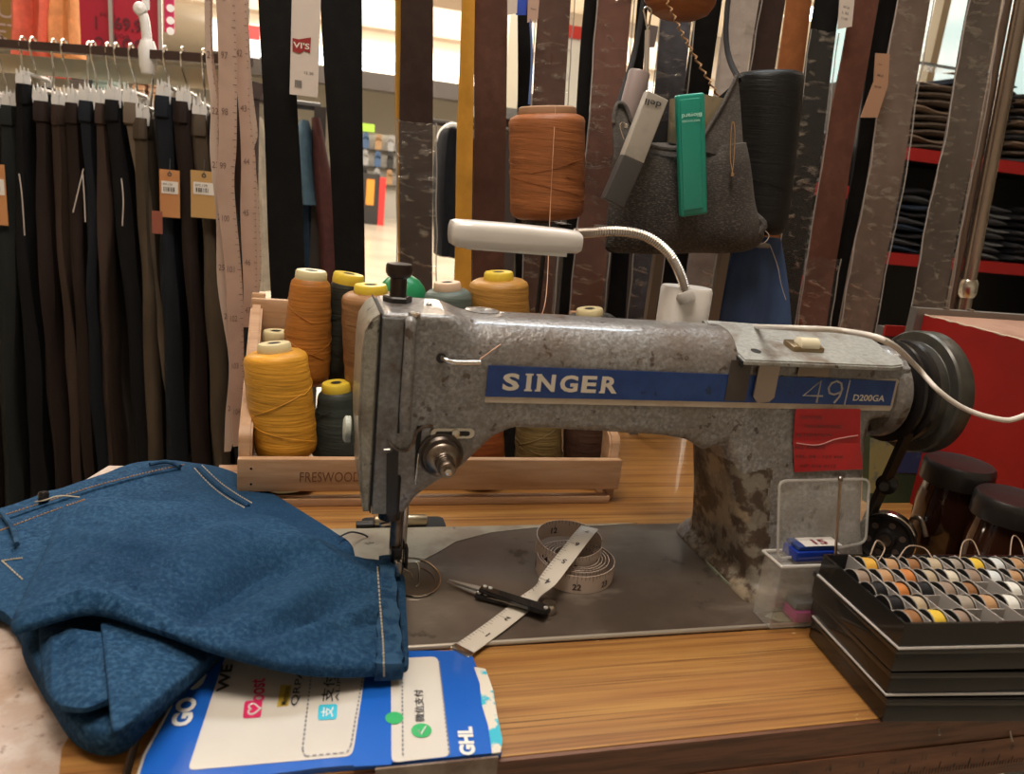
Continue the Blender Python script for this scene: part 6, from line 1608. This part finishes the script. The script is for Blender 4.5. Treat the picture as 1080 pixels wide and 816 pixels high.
# dividers
ncol, nrow = 13, 5; px_ = .0178; py_ = (TD - .0036) / nrow
dv = NB()
for i in range(1, ncol + 1):
    x_ = tx0 + .0018 + i * px_
    bx(x_ - .0004, x_ + .0004, ty0 + .0018, ty0 + TD - .0018, tz0 + .002, tz1 + .0004, bm=dv)
for j in range(1, nrow):
    y_ = ty0 + .0018 + j * py_
    bx(tx0 + .0018, tx0 + TWD - .002, y_ - .0003, y_ + .0003, tz0 + .002, tz1 - .0022, bm=dv)
obj('divider', dv, m_wire, top_case, smooth=False)
BC = {'golden': (.60, .33, .05), 'tan': (.42, .24, .12), 'brown': (.26, .12, .05), 'orange': (.50, .18, .05), 'beige': (.42, .33, .22), 'grey': (.30, .25, .20), 'white': (.68, .66, .60), 'cream': (.60, .54, .42), 'black': (.012, .012, .014), 'yellow': (.68, .45, .05), 'taupe': (.27, .19, .14), 'silver white': (.60, .62, .62)}
protoB = {}
m_fld = mat('bobbin_dark_reflection', (.05, .045, .042), .3, metal=.7)  # steel flange face coloured dark to stand for its reflections
m_fl = mat('bobbin_edge_highlight', (.58, .54, .50), .25, metal=.5)  # pale ring paints the bright highlight on the flange edge
def bobbin(col, x, y, z, label, full=1.0):
    key = (col, full)
    if key not in protoB:
        t = thing('bobbin', label, 'bobbin', (0, 0, 0), 'bobbins in the top case')
        rr = .0069 + .0011 * full; h = .0104
        prof = [(.003, -h / 2 + .0006), (rr * .97, -h / 2 + .0006), (rr, -h / 4), (rr * 1.02, 0), (rr, h / 4), (rr * .97, h / 2 - .0006), (.003, h / 2 - .0006)]
        obj('thread', lathe(NB(), prof, (0, 0, 0), (1, 0, 0), 24), thread_mat('bob_' + col.replace(' ', '_'), BC[col]), t)
        for s_ in (-1, 1):
            f = NB(); lathe(f, [(.0020, 0), (.0084, 0), (.0086, .0002), (.0084, .0004), (.0020, .0004)], (s_ * h / 2 - .0003, 0, 0), (1, 0, 0), 28, cap=False)
            fo = obj('flange', f, m_fld, t)
            tube(rr2 := NB(), [(s_ * h / 2, .0087 * math.cos(2 * PI * q_ / 24), .0087 * math.sin(2 * PI * q_ / 24)) for q_ in range(25)], .00038, 5, cap=False)
            obj('rim', rr2, m_fl, fo, label='painted highlight along the flange edge')
        protoB[key] = t
    else: t = copy_tree(protoB[key])
    rv = Vector((x - tx0, y - ty0, 0)); rv.rotate(Matrix.Rotation(R(-4), 3, 'Z')); t.location = (tx0 + rv.x, ty0 + rv.y, z); t.rotation_euler = (0, 0, random.uniform(-.14, .14)); t['label'] = label; t['group'] = 'bobbins in the top case'
layout = [['x', 'golden', 'tan', 'brown', 'beige', 'grey', 'yellow', 'silver white', 'tan', 'grey', 'tan', 'white'],
          ['taupe', 'tan', 'orange', 'beige', 'cream', 'taupe', 'silver white', 'tan', 'cream', 'brown', 'beige', 'tan'],
          ['black', 'orange', 'black', 'taupe', 'brown', 'x', 'white', 'black', 'tan', 'x', 'x', 'grey'],
          ['black', 'beige', 'x', 'grey', 'tan', 'white', 'x', 'x', 'black', 'x', 'grey', 'x'],
          ['brown', 'yellow', 'taupe', 'x', 'x', 'x', 'x', 'x', 'x', 'grey', 'x', 'x']]
rn = ['back', 'second', 'middle', 'fourth', 'front']
for r_ in range(5):
    kk_ = 0
    for c_ in range(12):
        col_ = layout[r_][c_]
        if col_ == 'x': continue
        x_ = tx0 + .0018 + px_ * (c_ + .5); y_ = ty0 + TD - .0018 - py_ * (r_ + .5)
        if x_ > tx0 + TWD - .01: continue
        kk_ += 1
        bobbin(col_, x_, y_, tz0 + .0118, '%s bobbin in the %s row of the open case, %s from the left' % (col_, rn[r_], ordn[kk_ - 1]), 1.0 if random.random() < .6 else .4)
# loose thread ends over the case
m_lt = mat('loose_thread_tan', (.40, .28, .20), .6)
for pts, lb, m in (([(918, 585), (925, 570), (933, 578), (926, 592)], 'tan thread loop standing over the left end of the bobbins', m_lt),
                   ([(947, 590), (958, 576), (975, 578), (985, 590), (1000, 600)], 'tan thread arching over the orange bobbins', m_lt),
                   ([(1012, 590), (1016, 572), (1026, 570), (1034, 588)], 'tan thread loop above the yellow bobbin at the back', m_lt),
                   ([(975, 632), (988, 626), (1005, 628), (1020, 650), (1019, 680)], 'tan thread trailing over the front rim of the open case', m_lt),
                   ([(1065, 590), (1068, 566), (1076, 570), (1082, 590)], 'tan thread loop at the far right of the bobbins', m_lt)):
    q = []
    for i, p in enumerate(pts):
        yy = -.20 + (657 - min(p[1] + 10, 657)) * .0011
        q.append(P(p[0], p[1], y=min(yy, -.125)) if p[1] < 655 else P(p[0], p[1], y=-.2025))
    o = obj('loose_thread', tube(NB(), q, .0005, 5, n=26), m, loc=q[0]); tag(o, lb, 'thread')
for pts, lb in (([(966, 718), (972, 740), (975, 757)], 'white thread hanging down the front left corner of the cases'), ([(981, 738), (988, 755), (991, 775)], 'pale thread end dangling below the lowest case'),
                ([(984, 739), (1002, 748), (1009, 750), (1004, 741), (988, 739)], 'white thread loop on the front of the lowest case'), ([(1054, 730), (1060, 750), (1068, 782)], 'white thread hanging over the edge strip at the right')):
    q = [P(*p, y=-.2145 if p[1] > 758 else -.2035) for p in pts]
    o = obj('loose_thread', tube(NB(), q, .0006, 5, n=20), mat('thread_white', (.60, .56, .50), .6), loc=q[0]); tag(o, lb, 'thread')

# ================================================================ CLEAR ORGANISER hooked on the column
m_clear = film('organiser_plastic', tint=(.85, .84, .80), fac=(.06, .40), scale=38, rough=.12, body=.15)
og = thing('clear_organiser', 'small clear plastic box with raised lid hooked on the machine column', 'organiser', P(865, 600, y=-.10))
def ppt(px, py, y): return P(px, py, y=y)
yo = -.098
lid = NB(); c4 = [(822, 507), (917, 505), (913, 572), (820, 590)]
a = [P(*p, y=yy) for p, yy in zip(c4, (yo + .018, yo + .018, yo, yo))]
n1 = 8
rg = []
for i in range(n1 + 1):
    l, r = a[0].lerp(a[3], i / n1), a[1].lerp(a[2], i / n1); rg.append([l.lerp(r, k / n1) + Vector((0, .0015 * math.sin(i + k * 1.7), 0)) for k in range(n1 + 1)])
obj('lid', grid_loft(NB(), rg, closed=False), m_clear, og)
m_rimc = mat('clear_rim', (.50, .48, .45), .2, alpha=.55, coat=.5)
cr_ = rp_px(c4, 8); q = []
for p in cr_:
    u = (p[1] - 505) / 80.; q.append(P(*p, y=yo + .018 * (1 - u) - .001))
obj('lid_rim', tube(NB(), q + [q[0]], .0011, 6, cap=False), m_rimc, og)
f0, f1 = P(826, 597, y=yo - .012), P(892, 594, y=yo - .012); zb_ = P(830, 646, y=yo).z
bxx = NB(); x0, x1 = f0.x, f1.x + .004
for (xa, xb, ya, yb2) in ((x0, x1, yo - .012, yo - .011), (x0, x1, yo + .011, yo + .012), (x0, x0 + .001, yo - .011, yo + .011), (x1 - .001, x1, yo - .011, yo + .011)):
    bx(xa, xb, ya, yb2, .0045, f0.z - .001, bm=bxx)
obj('tray', bxx, m_clear, og, smooth=False)
obj('tray_rim', tube(NB(), [(x0 - .002, yo + .012, f0.z), (x0 - .002, yo - .013, f0.z), (x1, yo - .013, f0.z), (x1 + .002, yo + .012, f0.z), (x0 - .002, yo + .012, f0.z)], .0013, 6), mat('tray_rim_white', (.58, .56, .53), .25), og)
obj('tray_floor', bx(x0 + .001, x1 - .001, yo - .011, yo + .011, f0.z - .003, f0.z - .002), m_clear, og, smooth=False)
bl = thing('eraser_case', 'blue plastic case with a white label lying in the clear organiser', 'plastic case', P(855, 583, y=yo))
bz0 = f0.z + .0005
bzx0, bzx1 = P(834, 580, y=yo).x, P(876, 580, y=yo).x
obj('body', bx(bzx0, bzx1, yo - .008, yo + .010, bz0, bz0 + .008, bev=.0012), mat('case_blue', (.01, .035, .30), .25, coat=.4), bl)
obj('lid', bx(bzx0 + .002, bzx1 + .001, yo - .006, yo + .010, bz0 + .0083, bz0 + .0115, bev=.001), mat('case_blue2', (.02, .05, .20), .25, coat=.4), bl)
obj('label', bx(P(844, 576, y=yo).x, P(882, 576, y=yo).x, yo - .006, yo + .008, bz0 + .0118, bz0 + .0121), mat('label_white', (.68, .66, .63), .4), bl, smooth=False)
lbp = NB(); text(lbp, '15', (P(856, 576, y=yo).x, yo - .004, bz0 + .0123), (1, 0, 0), (0, 1, 0), width=.012, height=.008, n=(0, 0, 1), bold=.03)
obj('print', lbp, mat('dark_red_print', (.20, .02, .04), .5), bl, smooth=False)
pkz = P(856, 633, y=yo - .012).z
o = obj('chalk', bx(P(836, 626, y=yo).x, P(873, 626, y=yo).x, yo - .009, yo + .008, .0052, .0150, bev=.0025), mat('chalk_magenta', (.52, .03, .28), .5), loc=P(855, 626, y=yo)); tag(o, 'magenta chalk block in the bottom of the clear organiser', 'tailor chalk')
o = obj('chalk', bx(P(838, 616, y=yo).x, P(868, 616, y=yo).x, yo - .007, yo + .008, .0155, .0215, bev=.002), mat('chalk_greyblue', (.16, .19, .22), .5), loc=P(855, 616, y=yo)); tag(o, 'grey-blue chalk block resting on the magenta one', 'tailor chalk')
rd = thing('metal_rod', 'thin metal rod standing upright in front of the clear organiser', 'rod', P(882, 578, y=-.115))
r0_, r1_ = P(881.5, 580, y=-.116), P(886.5, 505, y=-.116); dr = (r1_ - r0_).normalized()
obj('shaft', tube(NB(), [r0_ - dr * ((r0_.z - .003) / dr.z), r1_], .0011, 8), mat('rod_brass', (.42, .33, .25), .3, metal=.9), rd)
obj('head', lathe(NB(), [(.0005, -.002), (.0018, -.001), (.0018, .001), (.0005, .002)], r1_, seg=14), m_oldsteel, rd)

# ================================================================ JARS, RED BOX, BOOKLET at the right
m_glass = mat('amber_glass', (.035, .012, .006), .08, spec=.8, coat=.6)
m_lid = mat('black_ribbed_lid', (.018, .015, .014), .35)
def jar(label, ctr_px, zl, rl, x=None, y=None):
    c = P(*ctr_px, z=zl)
    t = thing('jar', label, 'jar', (c.x, c.y, 0), 'brown glass jars with black lids')
    r = rl
    obj('glass', lathe(NB(), [(r * .86, 0), (r * .93, .004), (r * .95, .02), (r * .94, zl - .045), (r * .86, zl - .030), (r * .84, zl - .024)], (c.x, c.y, 0), seg=44), m_glass, t)
    obj('lid', lathe(NB(), [(r, 0), (r * 1.0, .014), (r * .985, .018), (r * .93, .0205), (r * .86, .0198), (.001, .0198)], (c.x, c.y, zl - .0235), seg=60, wob=lambda a, h: .008 * math.cos(a * 44) if h < .012 else 0), m_lid, t)
    return c
jar('dark brown glass jar with black lid below the handwheel', (1014, 484), .100, .0315)
jar('dark brown glass jar with black lid at the right edge of the frame', (1072, 520), .093, .0315)
rx = .60
q0, q1 = P(975, 331, x=rx), P(1080, 362, x=rx)
zt_ = q0.z
rbx = thing('red_box', 'big red box with a torn pinkish top and grey metal edging behind the handwheel', 'box', (rx + .15, .06, 0))
yA, yB2 = q0.y, -.06
obj('side', bx(rx, rx + .004, yB2, yA, .0, zt_ - .001), mat('box_red', (.30, .010, .008), .45, layers=[((.22, .008, .006), 6, .4, .65)], bump=[(120, .1, .0006)]), rbx, smooth=False, label='red side wall')
obj('body', bx(rx + .0045, rx + .36, yB2, yA, .0, zt_ - .004), mat('box_red', (.40, .014, .010), .45), rbx, smooth=False)
tt_ = NB(); prism(tt_, [(rx + .004 + .004 * math.sin(i * 1.9) + .005 * noise.noise(Vector((i * .7, 1, 2))), yA - (yA - yB2) * i / 24) for i in range(25)] + [(rx + .36, yB2), (rx + .36, yA)], (0, 0, zt_ - .0035), (1, 0, 0), (0, 1, 0), (0, 0, .003))
obj('top', tt_, mat('box_top_pinkish', (.40, .22, .15), .6, layers=[((.30, .15, .10), 12, .45, .6)], bump=[(60, .3, .001)]), rbx, smooth=False, label='pinkish torn top')
obj('torn_rim', tube(NB(), [(rx + .001 + .002 * noise.noise(Vector((i * .9, 3, 1))), yA - (yA - yB2) * i / 30, zt_ - .001 + .0012 * noise.noise(Vector((i * 1.3, 0, 0)))) for i in range(31)], .0012, 6), mat('torn_card', (.55, .42, .30), .7), rbx)
m_gm = mat('grey_angle_metal', (.22, .20, .18), .4, metal=.5)
fr = NB(); bx(rx - .010, rx + .36, yA + .001, yA + .012, zt_ - .004, zt_ + .006, bm=fr); bx(rx - .010, rx + .004, yA + .001, yA + .012, .0, zt_ - .004, bm=fr)
obj('metal_edging', fr, m_gm, rbx, smooth=False)
b = NB()
for px, py in ((998, 325), (1024, 326)): c = P(px, py, y=yA + .006); cyl(b, (c.x, yA + .006, zt_ + .006), .004, .002, seg=12)
obj('rivet', b, m_oldsteel, rbx)
o = thing('red_bracket', 'small red painted metal bracket left of the red box', 'bracket', P(950, 350, y=.20))
a, c = P(935, 343, y=.20), P(968, 356, y=.20)
obj('plate', bx(a.x, c.x, .20, .203, c.z, a.z), mat('bracket_red', (.35, .02, .015), .4), o, smooth=False)
obj('stem', bx(a.x, c.x, .2035, .215, 0, c.z + .01), m_gm, o, smooth=False)
hr_ = P(997, 366, x=rx - .004)
o = obj('wing_nut', lathe(NB(), [(.011, 0), (.011, .004), (.006, .008), (.003, .008)], hr_, (-1, 0, 0), 20), m_oldsteel, loc=hr_); tag(o, 'steel screw head on the red box wall behind the handwheel', 'screw')
bk = thing('booklet', 'yellow, blue and green printed packet leaning behind the drive belt', 'packet', P(955, 500, y=.12))
def quadp(pts, y, th=.002):
    b = NB(); prism(b, [pp(*p, y=y) for p in pts], (0, y, 0), (1, 0, 0), (0, 0, 1), (0, th, 0)); return b
zz_ = P(950, 560, y=.12).z
obj('sheet', quadp([(918, 455), (1000, 455), (1000, 560), (914, 560)], .12, .010), mat('packet_green', (.02, .055, .03), .5), bk, smooth=False)
obj('print', quadp([(918, 462), (948, 462), (930, 520), (916, 520)], .1195, .0004), mat('packet_yellow', (.32, .32, .14), .5, layers=[((.10, .16, .18), 30, .5, .6)]), bk, smooth=False, label='yellow patch')
obj('print', quadp([(945, 470), (990, 466), (985, 500), (940, 498)], .1195, .0004), mat('packet_blue', (.02, .05, .15), .5, layers=[((.10, .13, .18), 30, .55, .62)]), bk, smooth=False, label='blue patch')
